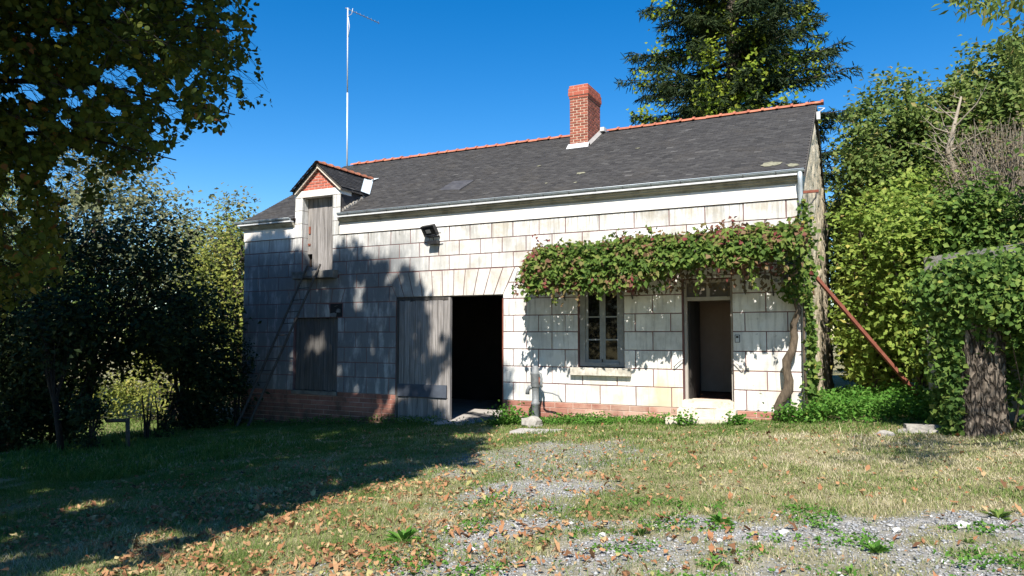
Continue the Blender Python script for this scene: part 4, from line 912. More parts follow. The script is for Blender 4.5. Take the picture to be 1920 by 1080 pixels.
def lin_keep(P):
    a, b = sunxy(P); u, v, z = view(P)
    fr_ = (z > 0) & (u > -60) & (u < 1980) & (v > -60) & (v < 1140)
    hole = vnoise(a, b, .55, 12) > .80
    door = (a > -8.9) & (a < -7.5) & (b > -.3) & (b < 2.6) & (vnoise(a, b, .5, 13) > .52)
    return inpoly(a, b, SHADE) & ~fr_ & ~hole & ~door
LB_ = np.array([-10.2, -12.2, hz(-10.2, -12.2)])
lt = tree('linden_tree', 'big linden with dark leafy branches overhanging from the left edge', 'tree', LB_, 17, [((0, .5, 10.3), (7.8, 4.8, 9.4)), ((5.2, -3.6, 8.5), (5.5, 3.6, 4.6))], 'linden', 4600, 34, .21, .19, .5, 41, trunk_r=.38, keep=lin_keep, nl=70, hollow=.2)  # second crown lobe, unseen over the camera, added to block sky light
rg = np.random.default_rng(52); PP = []; mbt = MB(); kept = 0; TT = []
trunk_top = np.array([-10.2, -12.0, 6.5])
for k in range(5200):
    u, v = rg.uniform(-60, 515), rg.uniform(-60, 610)
    if not inpoly(np.array([u]), np.array([v]), VIS)[0]: continue
    dpt = rg.uniform(5.6, 11.5); tip = CAM+(_fw+_rt*(u-960)/1340+_up*(540-v)/1340)*dpt
    a, b = sunxy(tip[None]); 
    if not inpoly(a, b, [(x+.25*(x > -7.5), z) for x, z in SHADE])[0]: continue
    back = unit(unit(trunk_top+np.array([0, 0, rg.uniform(-2, 3)])-tip)+rg.normal(size=3)*.38); Lt = rg.uniform(.5, 1.0)
    mid = tip+back*Lt*.5+np.array([0, 0, .10]); st_ = tip+back*Lt+np.array([0, 0, .06])
    uu, vv, zz = view(np.array([mid, st_]))
    m_ = rg.integers(9, 17); s_ = rg.random(m_)[:, None]
    pts = tip*(1-s_)**2+2*mid*s_*(1-s_)+st_*s_**2+rg.normal(size=(m_, 3))*.055-np.array([0, 0, .03])
    PP.append(pts); TT.append(np.clip(rg.normal(.38, .18, m_)+(.45 if rg.random() < .05 else 0)+(.25 if v > 380 else 0), 0, 1)); kept += 1
    if kept % 4 == 0 and inpoly(uu, vv, VIS).all(): mbt.tube([tip, mid, st_], [.0015, .003, .0045], 4, cap=False)
PP = np.concatenate(PP); TT = np.concatenate(TT); u, v, z = view(PP); ok = inpoly(u+46*(vnoise(u, v, 26, 83)-.35), v+46*(vnoise(u, v, 26, 84)-.35), VIS) & (vnoise(u, v, 38, 81)*.6+vnoise(u, v, 15, 82)*.4 < np.interp(v, [0, 250, 420, 560], [.70, .60, .55, .60])); PP = PP[ok]; TT = TT[ok]
foliage('hanging_leaves', PP, .062*rg.uniform(.6, 1.3, len(PP)), .054, 'linden', lt, rg, TT, up=.25, droop=.8, hero=True)
for (a_, b_) in (((-40, 60), (480, 60)), ((-40, 150), (440, 215)), ((-40, 250), (330, 300)), ((-40, -30), (400, 20))):
    A = CAM+(_fw+_rt*(a_[0]-960)/1340+_up*(540-a_[1])/1340)*7.8; B = CAM+(_fw+_rt*(b_[0]-960)/1340+_up*(540-b_[1])/1340)*6.2
    mbt.tube([trunk_top, A, (A+B)/2+np.array([0, 0, .12]), B], [.07, .035, .018, .005], 6, cap=False)
mbt.build('branches', MAT['twig'], lt)

# --- dark evergreens and hedge on the left, standing in the linden's shade
def vkeep(f): return f
def left_open(P):      # the sunny gap under the branches
    u, v, z = view(P); u = u+70*(vnoise(P[:, 0]*3+P[:, 2]*2, P[:, 1]*3+P[:, 2]*4, 1.0, 91)-.5); v = v+80*(vnoise(P[:, 0]*3-P[:, 2]*2, P[:, 1]*3+P[:, 2]*3, 1.0, 92)-.5); return ~(inpoly(u, v, [(185, 705), (235, 690), (345, 700), (352, 745), (320, 770), (300, 820), (285, 835), (150, 835), (215, 745)]))
ev = [((-16.6, -3.9), 5.4, [((1.2, .9, 3.6), (1.9, 1.6, 2.2)), ((1.9, .6, 2.3), (1.2, 1.0, 1.0)), ((.2, .3, 4.9), (1.1, 1.0, .9))]), ((-17.6, -4.4), 5.6, [((0, 0, 3.2), (1.9, 1.8, 2.3)), ((-.9, .2, 4.6), (1.1, 1.0, 1.2))]), ((-16.0, -.9), 4.2, [((.1, 0, 2.1), (1.6, 1.3, 1.9))]), ((-19.6, -6.0), 5.0, [((0, 0, 2.8), (2.2, 1.8, 2.4))]), ((-14.3, -5.2), 3.4, [((-.9, .2, 2.5), (1.0, .9, .9))])]
lab = ['dark evergreen tree with low branching stems beside the lit gap', 'dark evergreen tree at the left under the linden leaves', 'dark evergreen touching the left corner of the house', 'dark evergreen cut off by the left edge of the view', 'dark low-hanging evergreen bough in front of the gap']
for i, ((x, y), h, cr) in enumerate(ev):
    if i < 4: cr = cr+[((.1, -.1, 1.25), (1.75, 1.4, 1.25))]
    tree('evergreen_tree', lab[i], 'tree', (x, y, hz(x, y)), h, cr, 'dark', 340 if i != 4 else 60, 34, .15, .085, .26, 60+i, trunk_r=.055, stems=5 if i < 4 else 2, group='dark evergreens at the left', zmin=-1, keep=left_open, nl=26, bark='twig', hollow=.15)
for i, (x, y, r, l_) in enumerate(((-17.0, -3.6, 1.2, 'dark shrub filling the foot of the evergreens left of the gap'), (-15.6, -1.9, .9, 'dark shrub filling the foot of the evergreens right of the gap'), (-19.0, -5.2, 1.3, 'broad dark shrub under the leftmost evergreen'), (-13.85, -4.95, .42, 'dark leafy clump over the rail of the gate post'), (-14.25, -3.3, .55, 'dark bushy shrub right of the sunlit gap'), (-16.4, -5.4, .7, 'low dark shrub left of the gate post'), (-18.3, -6.8, .8, 'low dark shrub at the left edge'), (-15.2, -1.0, .6, 'low dark shrub against the left corner of the house'))):
    tree('low_shrub', l_, 'shrub', (x, y, hz(x, y)), 1.3, [((0, 0, .55), (r, r, .62))], 'dark', 60, 26, .10, .06, .14, 80+i, trunk_r=.03, stems=4, group='low shrubs at the left', keep=left_open, nl=10, bark='twig')
tree('wall_shrub', 'straggly shrub growing up the shaded wall left of the ladder', 'shrub', (-14.35, -.55, hz(-14.35, -.55)), 2.4, [((0, 0, .7), (.45, .3, .8)), ((.05, .1, 1.7), (.35, .25, .7))], 'dark', 46, 24, .08, .05, .10, 91, trunk_r=.025, stems=5, nl=16, bark='twig')
# gate post with rail
gp_ = empty('gate_post', (-13.2, -4.55, -.5)); tag(gp_, 'dark wooden post with a short overgrown rail before the sunlit gap', 'post')
MB().tube([(-13.2, -4.55, -.6), (-13.24, -4.56, .16)], .045, 7).build('post', MAT['darkwood'], gp_); MB().tube([(-13.22, -4.56, .11), (-13.62, -4.78, .10)], .04, 7).build('rail', MAT['darkwood'], gp_)
tag(MB().box((-18.6, 1.0, -1.7), (-15.6, 1.3, -.32), .03).build('garden_wall', MAT['darkstone']), 'low dark garden wall end beyond the left corner of the house', 'wall')
# sunlit garden behind
tree('sunlit_bush', 'yellow-green bush in full sun seen through the gap at left', 'bush', (-22.0, 3.6, hz(-22.0, 3.6)), 3.4, [((0, 0, 1.5), (2.6, 2.0, 1.5)), ((-2.5, -.5, 1.2), (1.6, 1.6, 1.3))], 'yellow', 170, 40, .13, .08, .25, 101, trunk_r=.05, stems=5)
tree('sunlit_bush', 'sparse pale bush right of the gap near the garden wall', 'bush', (-19.8, 4.2, hz(-19.8, 4.2)), 2.2, [((0, 0, .9), (1.3, 1.2, 1.0))], 'poplar', 60, 40, .10, .06, .2, 102, trunk_r=.04, stems=4)
far = [((-30, 5.5), 12, [((0, 0, 7.4), (4.2, 3.6, 4.4))], 'poplar', 'tall pale silvery tree behind the evergreens', 260, .24), ((-25, 8.3), 9.6, [((0, 0, 6.2), (2.6, 2.6, 3.2))], 'poplar', 'loose pale tree between the linden and the house', 120, .22),
       ((-22.5, 7.0), 8.0, [((0, 0, 5.0), (2.2, 2.2, 3.2))], 'yellow', 'yellowing tree just left of the roof corner', 170, .18), ((-37, 2), 13, [((0, 0, 7), (5, 4, 6))], 'hill', 'tall green tree far off at the left edge', 240, .28), ((-26.5, 1.0), 7, [((0, 0, 3.6), (3, 2.4, 3.2))], 'hill', 'green tree behind the sunlit bush', 170, .22),
       ((-33, 14), 9, [((0, 0, 5), (6, 4, 4.6))], 'hill', 'distant green tree low behind the yellowing tree', 220, .3)]
for i, ((x, y), h, cr, m_, l_, nc, ls) in enumerate(far):
    tree('garden_tree', l_, 'tree', (x, y, hz(x, y)), h, cr, m_, nc, 42, ls, ls*.62, .42, 120+i, trunk_r=.2, group='trees beyond the garden', hollow=.25, nl=26)

# --- conifer behind the house with creeper in it
cf = empty('conifer', (-3.05, 11.8, 1)); tag(cf, 'tall dark spruce hung with bright creeper behind the roof', 'tree')
rg = np.random.default_rng(77); c0 = np.array([-3.05, 11.8, 0.]); mb = MB(); mb.tube([c0+np.array([0, 0, 1]), c0+np.array([0, 0, 10]), c0+np.array([0, 0, 21])], [.38, .28, .05], 9)
NP = []; ND = []; IV = []
for z in np.arange(5.2, 20.0, .40):
    R0 = np.interp(z, [5, 8.5, 12, 16, 20], [4.4, 4.2, 3.5, 2.5, .4])
    for k in range(8):
        a = rg.uniform(0, 6.283); Lb = R0*rg.uniform(.5, 1.25); d = np.array([math.cos(a), math.sin(a), 0]); s = np.array([-d[1], d[0], 0])
        st_ = c0+np.array([0, 0, z]); cur = [st_+d*Lb*t+np.array([0, 0, Lb*(-.34*t+.24*t*t)]) for t in np.linspace(0, 1, 6)]
        mb.tube(cur, np.linspace(.05, .008, 6), 5, cap=False)
        for t in np.arange(.16, 1.0, .055):
            i = min(int(t*5), 4); p = cur[i]+(cur[i+1]-cur[i])*(t*5-i)
            for sg in (-1, 1):
                Ls = .62*Lb/4*(1.15-t)+.16
                q = p+(s*sg*.8+d*.6)*Ls; q[2] -= .28*Ls+.08
                m_ = 13; w_ = rg.random(m_)[:, None]; NP.append(p*(1-w_)+q*w_+rg.normal(size=(m_, 3))*.035); ND.append(np.repeat([(q-p)/(np.linalg.norm(q-p)+1e-6)], m_, 0))
            if rg.random() < np.interp(z, [6, 10, 15], [.20, .12, .05]) and z < 15.5 and t > .25: IV.append(p)
mb.build('trunk', MAT['bark'], cf)
NP = np.concatenate(NP); ND = np.concatenate(ND); n = len(NP); nr = unit(rg.normal(size=(n, 3))+np.array([0, 0, .8])); d = unit(ND+rg.normal(size=(n, 3))*.55); s = unit(np.cross(nr, d)); L = rg.uniform(.14, .30, n)[:, None]; Wd = rg.uniform(.03, .06, n)[:, None]
V = np.stack([NP-s*Wd*.5, NP+s*Wd*.5, NP+d*L+s*Wd*.2, NP+d*L-s*Wd*.2], 1); F = np.arange(n)[:, None]*4+np.array([0, 1, 2, 3])
npmesh('needles', V.reshape(-1, 3), F, LF['needle'], cf, tint=np.repeat(rg.beta(2, 3, n), 4))
IV = np.array(IV); IV = np.repeat(IV, 44, 0); IV = IV+rg.normal(size=IV.shape)*np.array([.20, .20, .26])
foliage('creeper', IV, .16, .13, 'creeperlime', cf, rg, up=.3, droop=.4, out=np.array([[0, -.8, .2]]))

# --- right: retaining wall, stump, shrubs on the bank
tag(MB().box((0, -.14, 0), (3.3, .14, 3.35), .02).build('retaining_wall', MAT['concrete'], loc=(2.25, 1.05, .1), rot=(0, 0, math.radians(-52.5))), 'old grey retaining wall half hidden by ivy at the right edge', 'wall')
stp = empty('tree_stump', (2.68, -2.1, .45)); tag(stp, 'thick furrowed old tree stump under the ivy at the right', 'stump')
rg = np.random.default_rng(90); nA = 64; nz_ = 26; V = []; T0 = np.array([2.54, -2.1])
for j in range(nz_):
    t = j/(nz_-1); z = .25+2.2*t
    for k in range(nA):
        a = 2*math.pi*k/nA; rad = .31+.14*math.exp(-t*7)*(1+.5*math.sin(a*4+1))+.03*math.sin(a*3+2)
        rg_ = .022*math.copysign(abs(math.sin(a*15+2.2*math.sin(t*7+a*2)+1.5*math.sin(t*17+a)))**.5, math.sin(a*15+2.2*math.sin(t*7+a*2)))
        V.append((T0[0]+(rad+rg_+rg.normal()*.006)*math.cos(a)+.08*t, T0[1]+(rad+rg_)*math.sin(a), z))
F = [(j*nA+k, j*nA+(k+1) % nA, (j+1)*nA+(k+1) % nA, (j+1)*nA+k) for j in range(nz_-1) for k in range(nA)]+[tuple(range((nz_-1)*nA, nz_*nA))]
MB().add(V, F).build('trunk', MAT['bark'], stp)
iv2 = empty('stump_ivy', (2.4, -2.1, .5)); tag(iv2, 'dense ivy bush draped over the old stump at the right', 'ivy')
def ivsample(n, c, r, rg, hollow=.6): return clumps(rg, c, r, n, hollow)
cl = np.concatenate([ivsample(140, (2.75, -2.1, 2.55), (.95, .6, .55), rg), ivsample(90, (2.46, -1.95, 1.8), (.38, .45, .9), rg), ivsample(60, (3.3, -2.2, 2.2), (.5, .5, .7), rg), ivsample(22, (2.3, -1.75, .9), (.2, .3, .45), rg)])
P = np.repeat(cl, 34, 0)+rg.normal(size=(len(cl)*34, 3))*.11
ok = ~((P[:, 2] < 1.25+.9*vnoise(P[:, 0], P[:, 0]*0, .16, 95)) & (P[:, 0] > 2.30) & (P[:, 1] < -1.9)); P = P[ok]
n = 2600; a_ = rg.uniform(2.6, 6.3, n); z_ = rg.uniform(.45, 2.3, n); dens_ = vnoise(a_, z_*.25, .22, 96)*.75+.25*(z_-.4)/1.9+.35*(a_ < 4.15)-.22*(a_ > 4.35); sel = rg.random(n) < sstep(.56, .76, dens_); a_, z_ = a_[sel], z_[sel]
r_ = .36+.14*np.exp(-(z_-.25)/2.2*7); P = np.concatenate([P, np.stack([2.54+r_*np.cos(a_)+.03*(z_-.4), -2.1+r_*np.sin(a_)*1.0, z_], 1)+rg.normal(size=(len(a_), 3))*.02])
cl = np.stack([rg.uniform(3.05, 3.6, 60), rg.uniform(-2.3, -1.5, 60), rg.uniform(.7, 2.4, 60)], 1); P = np.concatenate([P, np.repeat(cl, 16, 0)+rg.normal(size=(960, 3))*.10])
foliage('leaf_mass', P, .095, .085, 'ivy', iv2, rg, up=.2, droop=.45, out=np.array([[.1, -1.2, .6]]))
mb = MB()
for k in range(2): x = rg.uniform(3.0, 3.3); mb.tube([(x-.1, -2.0, .5), (x, -2.2, 1.2), (x+rg.normal()*.2, -2.5, 2.4)], [.012, .01, .006], 5, cap=False)
mb.build('stems', MAT['vinebark'], iv2)
tag(MB().box((1.62, -2.0, .46), (2.2, -1.78, .56), .03).build('old_board', MAT['rock']), 'weathered board lying on a stone by the ivy-clad stump', 'board')
tag(blob('stone_block', (1.75, -1.95, .42), (.22, .16, .09), 'rock', 14), 'low pale stone under the weathered board by the stump', 'stone')
tag(blob('stone_block', (1.32, -2.35, .42), (.13, .10, .07), 'rock', 15), 'small white stone in the grass before the stump', 'stone')
def kr(P):
    u, v, z = view(P); return (u > 1538+.045*(v-200)) & ~((P[:, 0] < .25) & (P[:, 1] < 9))
rs = [((1.8, 6.2), [((0, 0, 5.6), (1.25, 1.3, 2.9))], 'hill', 'tall leafy tree just right of the gable peak', 260, .13), ((2.9, 6.8), [((0, 0, 3.3), (1.5, 1.4, 2.7))], 'hill', 'tall tangled tree on the bank, second right of the gable', 260, .13), ((4.5, 7.2), [((0, 0, 3.0), (1.6, 1.5, 2.7))], 'hill', 'tall green tree high on the bank above the dry bush', 260, .14),
      ((1.35, 3.4), [((0, 0, 1.9), (.95, 1.1, 1.9)), ((.1, .2, 3.9), (.8, 1.0, 1.0))], 'lime', 'bright green leafy shrub directly behind the rusty bar', 240, .12), ((2.2, 1.9), [((0, 0, 2.4), (.9, .9, 1.9))], 'lime', 'bright green shrub between the rusty bar and the ivy', 170, .12),
      ((1.2, 7.2), [((0, 0, 3.6), (1.1, 1.5, 2.6))], 'hill', 'olive-green shrub close behind the gable', 190, .13), ((2.6, 5.2), [((0, 0, 2.6), (1.5, 1.5, 2.4))], 'lime', 'tall green shrub on the bank above the retaining wall', 230, .13),
      ((3.2, 1.7), [((0, 0, .5), (.9, .6, .9)), ((-.6, .3, .3), (.6, .6, .7))], 'ivy', 'green bush on top of the retaining wall', 170, .12), ((2.0, 10.5), [((0, 0, 4.2), (2.2, 1.8, 2.6))], 'hill', 'brownish shrub on the slope behind the gable', 200, .15),
      ((5.0, 6.6), [((0, 0, 2.4), (1.7, 1.4, 2.0))], 'hill', 'tangled olive shrub high on the right slope', 200, .14), ((5.5, 9.5), [((0, 0, 3.4), (2.4, 2.0, 2.6))], 'hill', 'dark green oak-like tree at the top right skyline', 230, .15), ((8.2, 8.0), [((0, 0, 3.6), (2.4, 2.2, 3.2))], 'hill', 'green tree on the skyline at the right edge', 230, .15),
      ((1.75, 8.8), [((0, 0, 5.6), (1.3, 1.5, 3.2))], 'hill', 'tall bushy shrub right behind the gable ridge', 230, .14), ((2.9, -.05), [((.1, -.25, 1.6), (.75, .55, 1.2)), ((.9, -1.0, 2.6), (.6, .4, .6))], 'ivy', 'ivy curtain hanging over the retaining wall', 190, .10),
      ((.95, 9.8), [((.1, 0, 2.2), (1.0, 1.0, 2.4))], 'ivy', 'dark leafy shrub closing the gap behind the gable corner', 170, .14),
      ((4.9, .6), [((0, 0, .8), (1.0, .8, .8))], 'ivy', 'ivy-green bush above the wall at the right edge', 130, .11), ((4.4, 14), [((0, 0, 3.4), (3.0, 2.2, 3.0))], 'hill', 'distant tree in the dip of the skyline', 200, .18), ((8.5, 15), [((0, 0, 3.6), (3.5, 2.5, 3.5))], 'hill', 'far tree behind the right slope', 200, .2)]
for i, ((x, y), cr, m_, l_, nc, ls) in enumerate(rs):
    hh = max(c[2]+r[2] for c, r in cr)
    tree('bank_shrub' if i not in (0, 1, 2, 10, 11, 16, 17) else 'bank_tree', l_, 'shrub' if i not in (0, 1, 2, 10, 11, 16, 17) else 'tree', (x, y, hz(x, y)), hh, cr, m_, int(nc*.8), 46, ls*1.12, ls*.74, .20, 140+i, trunk_r=.06, stems=3, group='growth on the right bank', keep=kr, nl=24, hollow=.3)
# bleached dead bush on the bank
db = empty('dead_bush', (3.75, 3.3, hz(3.75, 3.3))); tag(db, 'bleached dry bush of bare twigs on the right slope', 'bush'); rg = np.random.default_rng(161); mb = MB(); B0 = np.array([3.75, 3.3, hz(3.75, 3.3)])
for k in range(420):
    a = rg.uniform(0, 6.28); r = rg.uniform(.2, 1.2); tp_ = B0+np.array([r*math.cos(a), r*math.sin(a)*.8, rg.uniform(.9, 2.7)]); md = B0+(tp_-B0)*.55+rg.normal(size=3)*.15
    mb.tube([B0+rg.normal(size=3)*np.array([.2, .2, 0]), md, tp_], [.016, .011, .004], 4, cap=False)
mb.build('twigs', MAT['paletwig'], db)
cl = clumps(rg, B0+np.array([0, 0, 1.7]), (1.3, 1.0, 1.0), 90, .3); P = np.repeat(cl, 30, 0)+rg.normal(size=(2700, 3))*.16
foliage('dry_leaves', P, .07, .04, 'dry', db, rg, up=.2)
# bare pale trunks
for i, (x, y, h) in enumerate(((3.0, 4.1, 4.0), (1.9, 5.3, 5.2))):
    rg = np.random.default_rng(170+i); b0 = np.array([x, y, hz(x, y)]); mb = MB(); mb.tube([b0, b0+np.array([.15, 0, h*.4]), b0+np.array([-.1, 0, h*.7]), b0+np.array([.2, 0, h])], [.10, .08, .06, .02], 7)
    for k in range(26):
        tz = rg.uniform(.35, .95); q = b0+np.array([np.interp(tz, [.4, .7, 1], [.15, -.1, .2]), 0, h*tz]); e_ = q+rg.normal(size=3)*np.array([.38, .3, .18])+np.array([0, 0, .42]); m1 = (q+e_)/2+rg.normal(size=3)*.07-np.array([0, 0, .06])
        mb.tube([q, m1, e_], [.022, .013, .003], 5, cap=False)
        for r_ in range(3): f_ = m1+(e_-m1)*rg.uniform(0, .8); mb.tube([f_, f_+rg.normal(size=3)*.12+np.array([0, 0, .1])], [.008, .002], 4, cap=False)
    tag(mb.build('bare_tree', MAT['paletwig']), ('pale bare-branched dead tree on the right slope by the dry bush', 'pale leafless tree amid shrubs behind the gable')[i], 'tree', 'dead trees on the slope')
# overhanging ash at the top right, its trunk beyond the edge of the view
ab = np.array([7.6, -7.4, hz(7.6, -7.4)])
def ash_keep(P):
    u, v, z = view(P); fr_ = (z > 0) & (u > -60) & (u < 1960) & (v > -40) & (v < 1100)
    ok_ = inpoly(u, v, [(1770, -60), (1765, 15), (1830, 22), (1858, 40), (1880, 38), (1868, 75), (1900, 95), (1885, 130), (1930, 150), (2000, 160), (2000, -60)])
    a, b = sunxy(P)
    return (fr_ & ok_) | (~fr_ & ((a > 1.2+(b < -4)*.6) | (b < -14)))
ash = tree('ash_tree', 'leafy branch tips of an ash hanging in at the top right corner', 'tree', ab, 8, [((-1.6, .2, 5.9), (3.0, 2.4, 2.4)), ((0, -5.5, 6.5), (4.5, 4, 3.2))], 'hill', 420, 34, .13, .035, .20, 181, trunk_r=.16, keep=ash_keep, nl=14, hollow=.2)  # the rear lobe is out of view, enlarged to hold back sky fill

rg = np.random.default_rng(191); AP = [(1770, -60), (1765, 15), (1800, 26), (1830, 20), (1858, 42), (1882, 36), (1866, 80), (1900, 95), (1885, 140), (1930, 210), (2060, 230), (2060, -60)]; PP = []; mbt = MB()
while len(PP) < 150:
    u, v = rg.uniform(1760, 2060), rg.uniform(-60, 230)
    if not inpoly(np.array([u]), np.array([v]), AP)[0]: continue
    p = CAM+(_fw+_rt*(u-960)/1340+_up*(540-v)/1340)*rg.uniform(5.6, 7.2); PP.append(p)
    if len(PP) % 6 == 0: mbt.tube([p, p+np.array([.5, .1, .15]), p+np.array([1.6, .2, .9])], [.004, .008, .018], 5, cap=False)
mbt.tube([ab+np.array([0, 0, 4.5]), ab+np.array([-2.5, 0, 5.0]), ab+np.array([-4.6, -.2, 5.0]), ab+np.array([-5.2, -.2, 4.6])], [.09, .05, .025, .008], 7, cap=False); mbt.build('branches', MAT['twig'], ash)
PP = np.repeat(np.array(PP), 13, 0); PP = PP+rg.normal(size=PP.shape)*.085; u, v, z = view(PP); PP = PP[inpoly(u, v, AP)]
foliage('hanging_leaves', PP, .105, .034, 'hill', ash, rg, np.clip(rg.normal(.45, .2, len(PP)), 0, 1), up=.2, droop=.8)

# ================================================================== GROUND COVER
rg = np.random.default_rng(200)
# lush low plants at the gable and along the wall
def patch(name, label, n, xr, yr, h, mat, L, cat='plants', dens=None):
    x = rg.uniform(*xr, n); y = rg.uniform(*yr, n)
    if dens is not None: ok = rg.random(n) < dens(x, y); x, y = x[ok], y[ok]
    z = H(x, y)+h*rg.random(len(x))*(.4+.9*vnoise(x, y, .35, 21))
    return tag(foliage(name, np.stack([x, y, z], 1), L, L*.62, mat, None, rg, up=.6), label, cat, kind='stuff')
patch('ground_cover', 'bright green ground cover beside the gable', 9000, (.12, 2.5), (-1.0, 2.6), .5, 'cover', .085, dens=lambda x, y: sstep(-1.0, -.3, y-.2*vnoise(x, y, .4)+.3*(x < .3)))
patch('wall_weeds', 'green weeds along the foot of the facade', 5200, (-6.4, -2.5), (-.75, -.03), .17, 'cover', .06, dens=lambda x, y: np.clip(1.3*vnoise(x, y, .5, 2)-.15+.8*(x < -5.6), 0, 1))
patch('wall_weeds', 'dark green weeds along the shaded foot of the facade', 4200, (-14.6, -6.4), (-.7, -.03), .20, 'ivy', .06, dens=lambda x, y: np.clip(1.4*vnoise(x, y, .5, 3)-.1, 0, 1)*((x < -8) | (x > -6.75) | (y < -.63)))
patch('clover', 'low clover and weeds creeping over the gravel', 20000, (-2.6, 2.9), (-10.4, -7.6), .05, 'cover', .036, dens=lambda x, y: sstep(.53, .68, vnoise(x, y, .40, 71)*.65+vnoise(x, y, .13, 72)*.35))
# individual plants
def plant(name, label, c, r, nl, L, mat, group):
    root = empty(name, (c[0], c[1], hz(*c))); tag(root, label, 'plant', group)
    P = []; V = []; F = []; b = np.array([c[0], c[1], hz(*c)])
    for k in range(nl):
        a = rg.uniform(0, 6.28); t = rg.uniform(.35, 1.2); d = np.array([math.cos(a)*math.cos(t), math.sin(a)*math.cos(t), math.sin(t)]); s = np.array([-math.sin(a), math.cos(a), 0]); l_ = L*rg.uniform(.6, 1.2)
        n0 = len(V); V += [b, b+d*l_*.5+s*l_*.13, b+d*l_*.95+np.array([0, 0, -.22*l_]), b+d*l_*.5-s*l_*.13]; F += [(n0, n0+1, n0+2), (n0, n0+2, n0+3)]
    npmesh('leaves', np.array(V), np.array(F), LF[mat], root, tint=np.repeat(rg.beta(2, 2, nl), 4))
spots = [((-.05, -8.35), .13, 'broad-leaved weed rosette in the gravel at the centre right'), ((-1.25, -9.35), .16, 'leafy weed at the left end of the gravel'), ((1.15, -9.0), .12, 'weed tuft in the gravel at lower right'), ((1.75, -8.6), .12, 'weed tuft in the gravel near the right edge'), ((.75, -8.75), .10, 'small weed in the middle of the gravel strip'),
         ((2.05, -7.75), .12, 'green weed where the gravel meets dry grass at right'), ((.15, -9.6), .14, 'weed tuft at the bottom edge of the gravel'), ((-.6, -8.9), .10, 'small weed in the pale gravel patch'), ((1.0, -9.5), .12, 'weed tuft at the bottom edge right of centre'), ((.55, -8.0), .09, 'small weed at the upper rim of the gravel'), ((-2.5, -9.6), .15, 'green weed among fallen leaves near the bottom edge'), ((-1.9, -7.3), .10, 'small weed on the stony path'), ((-3.2, -5.9), .10, 'small weed on the path beside the tree shadow')]
for i, (c, L, l_) in enumerate(spots): plant('weed', l_, c, .1, (26, 12, 34, 9, 18)[i % 5], L*(1.25, .7, 1.0, .8, .6)[i % 5], ('cover', 'ivy')[i % 2], 'weeds in the gravel')
for i, (x, y, s, l_) in enumerate(((-2.1, -.82, .16, 'small leafy plant before the entrance step, left side'), (-1.1, -.8, .14, 'small leafy plant at the right end of the entrance step'), (-.18, -.42, .22, 'leafy plant around the foot of the creeper stem'), (-5.95, -.7, .28, 'leafy green plant left of the boulder'))):
    root = empty('leafy_plant', (x, y, hz(x, y))); tag(root, l_, 'plant', 'plants at the foot of the wall'); n = 420 if s > .2 else 170
    foliage('leaves', np.array([x, y, hz(x, y)+s*.7])+rg.normal(size=(n, 3))*np.array([s*.8, s*.5, s*.45]), .075, .055, 'cover', root, rg, up=.5)
# gravel
def scatter(n, xr, yr, dens):
    x = rg.uniform(*xr, n); y = rg.uniform(*yr, n); ok = rg.random(n) < dens(x, y); return x[ok], y[ok]
gx, gy = scatter(34000, (-3.2, 3.2), (-10.6, -7.0), lambda x, y: gravelmask(x, y)*.9)
gx2, gy2 = scatter(15000, (-5.2, -.5), (-7.6, -2.6), lambda x, y: gravelmask(x, y)*.8); gx = np.concatenate([gx, gx2]); gy = np.concatenate([gy, gy2])
n = len(gx); sz = rg.lognormal(math.log(.0095), .42, n); sz = np.clip(sz, .006, .038)
oct_ = np.array([(1, 0, 0), (.2, .9, .15), (-1, .1, .1), (-.1, -1, 0), (.1, .1, .75), (0, 0, -.6)]); of = np.array([(0, 1, 4), (1, 2, 4), (2, 3, 4), (3, 0, 4), (1, 0, 5), (2, 1, 5), (3, 2, 5), (0, 3, 5)])
a = rg.uniform(0, 6.28, n); ca, sa = np.cos(a), np.sin(a); q = oct_[None]*(1+rg.normal(size=(n, 6, 3))*.18)
Vx = q[..., 0]*ca[:, None]-q[..., 1]*sa[:, None]; Vy = q[..., 0]*sa[:, None]+q[..., 1]*ca[:, None]; st3 = np.stack([Vx, Vy*.8, q[..., 2]*.7], -1)*sz[:, None, None]
st3 += np.stack([gx, gy, H(gx, gy)+sz*.25], 1)[:, None]
tag(npmesh('gravel', st3.reshape(-1, 3), (np.arange(n)[:, None, None]*6+of).reshape(-1, 3), MAT['gravel'], tint=np.repeat(np.clip(rg.normal(.5, .25, n), 0, 1), 6)), 'blue-grey gravel strewn over the yard', 'gravel', kind='stuff')
for i, (x, y, s) in enumerate(((-.9, -9.0, .035), (-2.35, -9.1, .03), (-2.5, -8.6, .03), (-1.3, -8.7, .03), (.5, -8.65, .05), (1.75, -8.15, .055), (-.55, -8.6, .03), (.05, -8.95, .028), (1.3, -8.4, .04), (-1.75, -9.7, .03))):
    o_ = blob('pebble', (x, y, hz(x, y)+s*.4), (s, s*.8, s*.6), 'pebble', 30+i, sub=1); tag(o_, 'whitish pebble standing out in the gravel yard', 'pebble', 'whitish pebbles in the gravel')
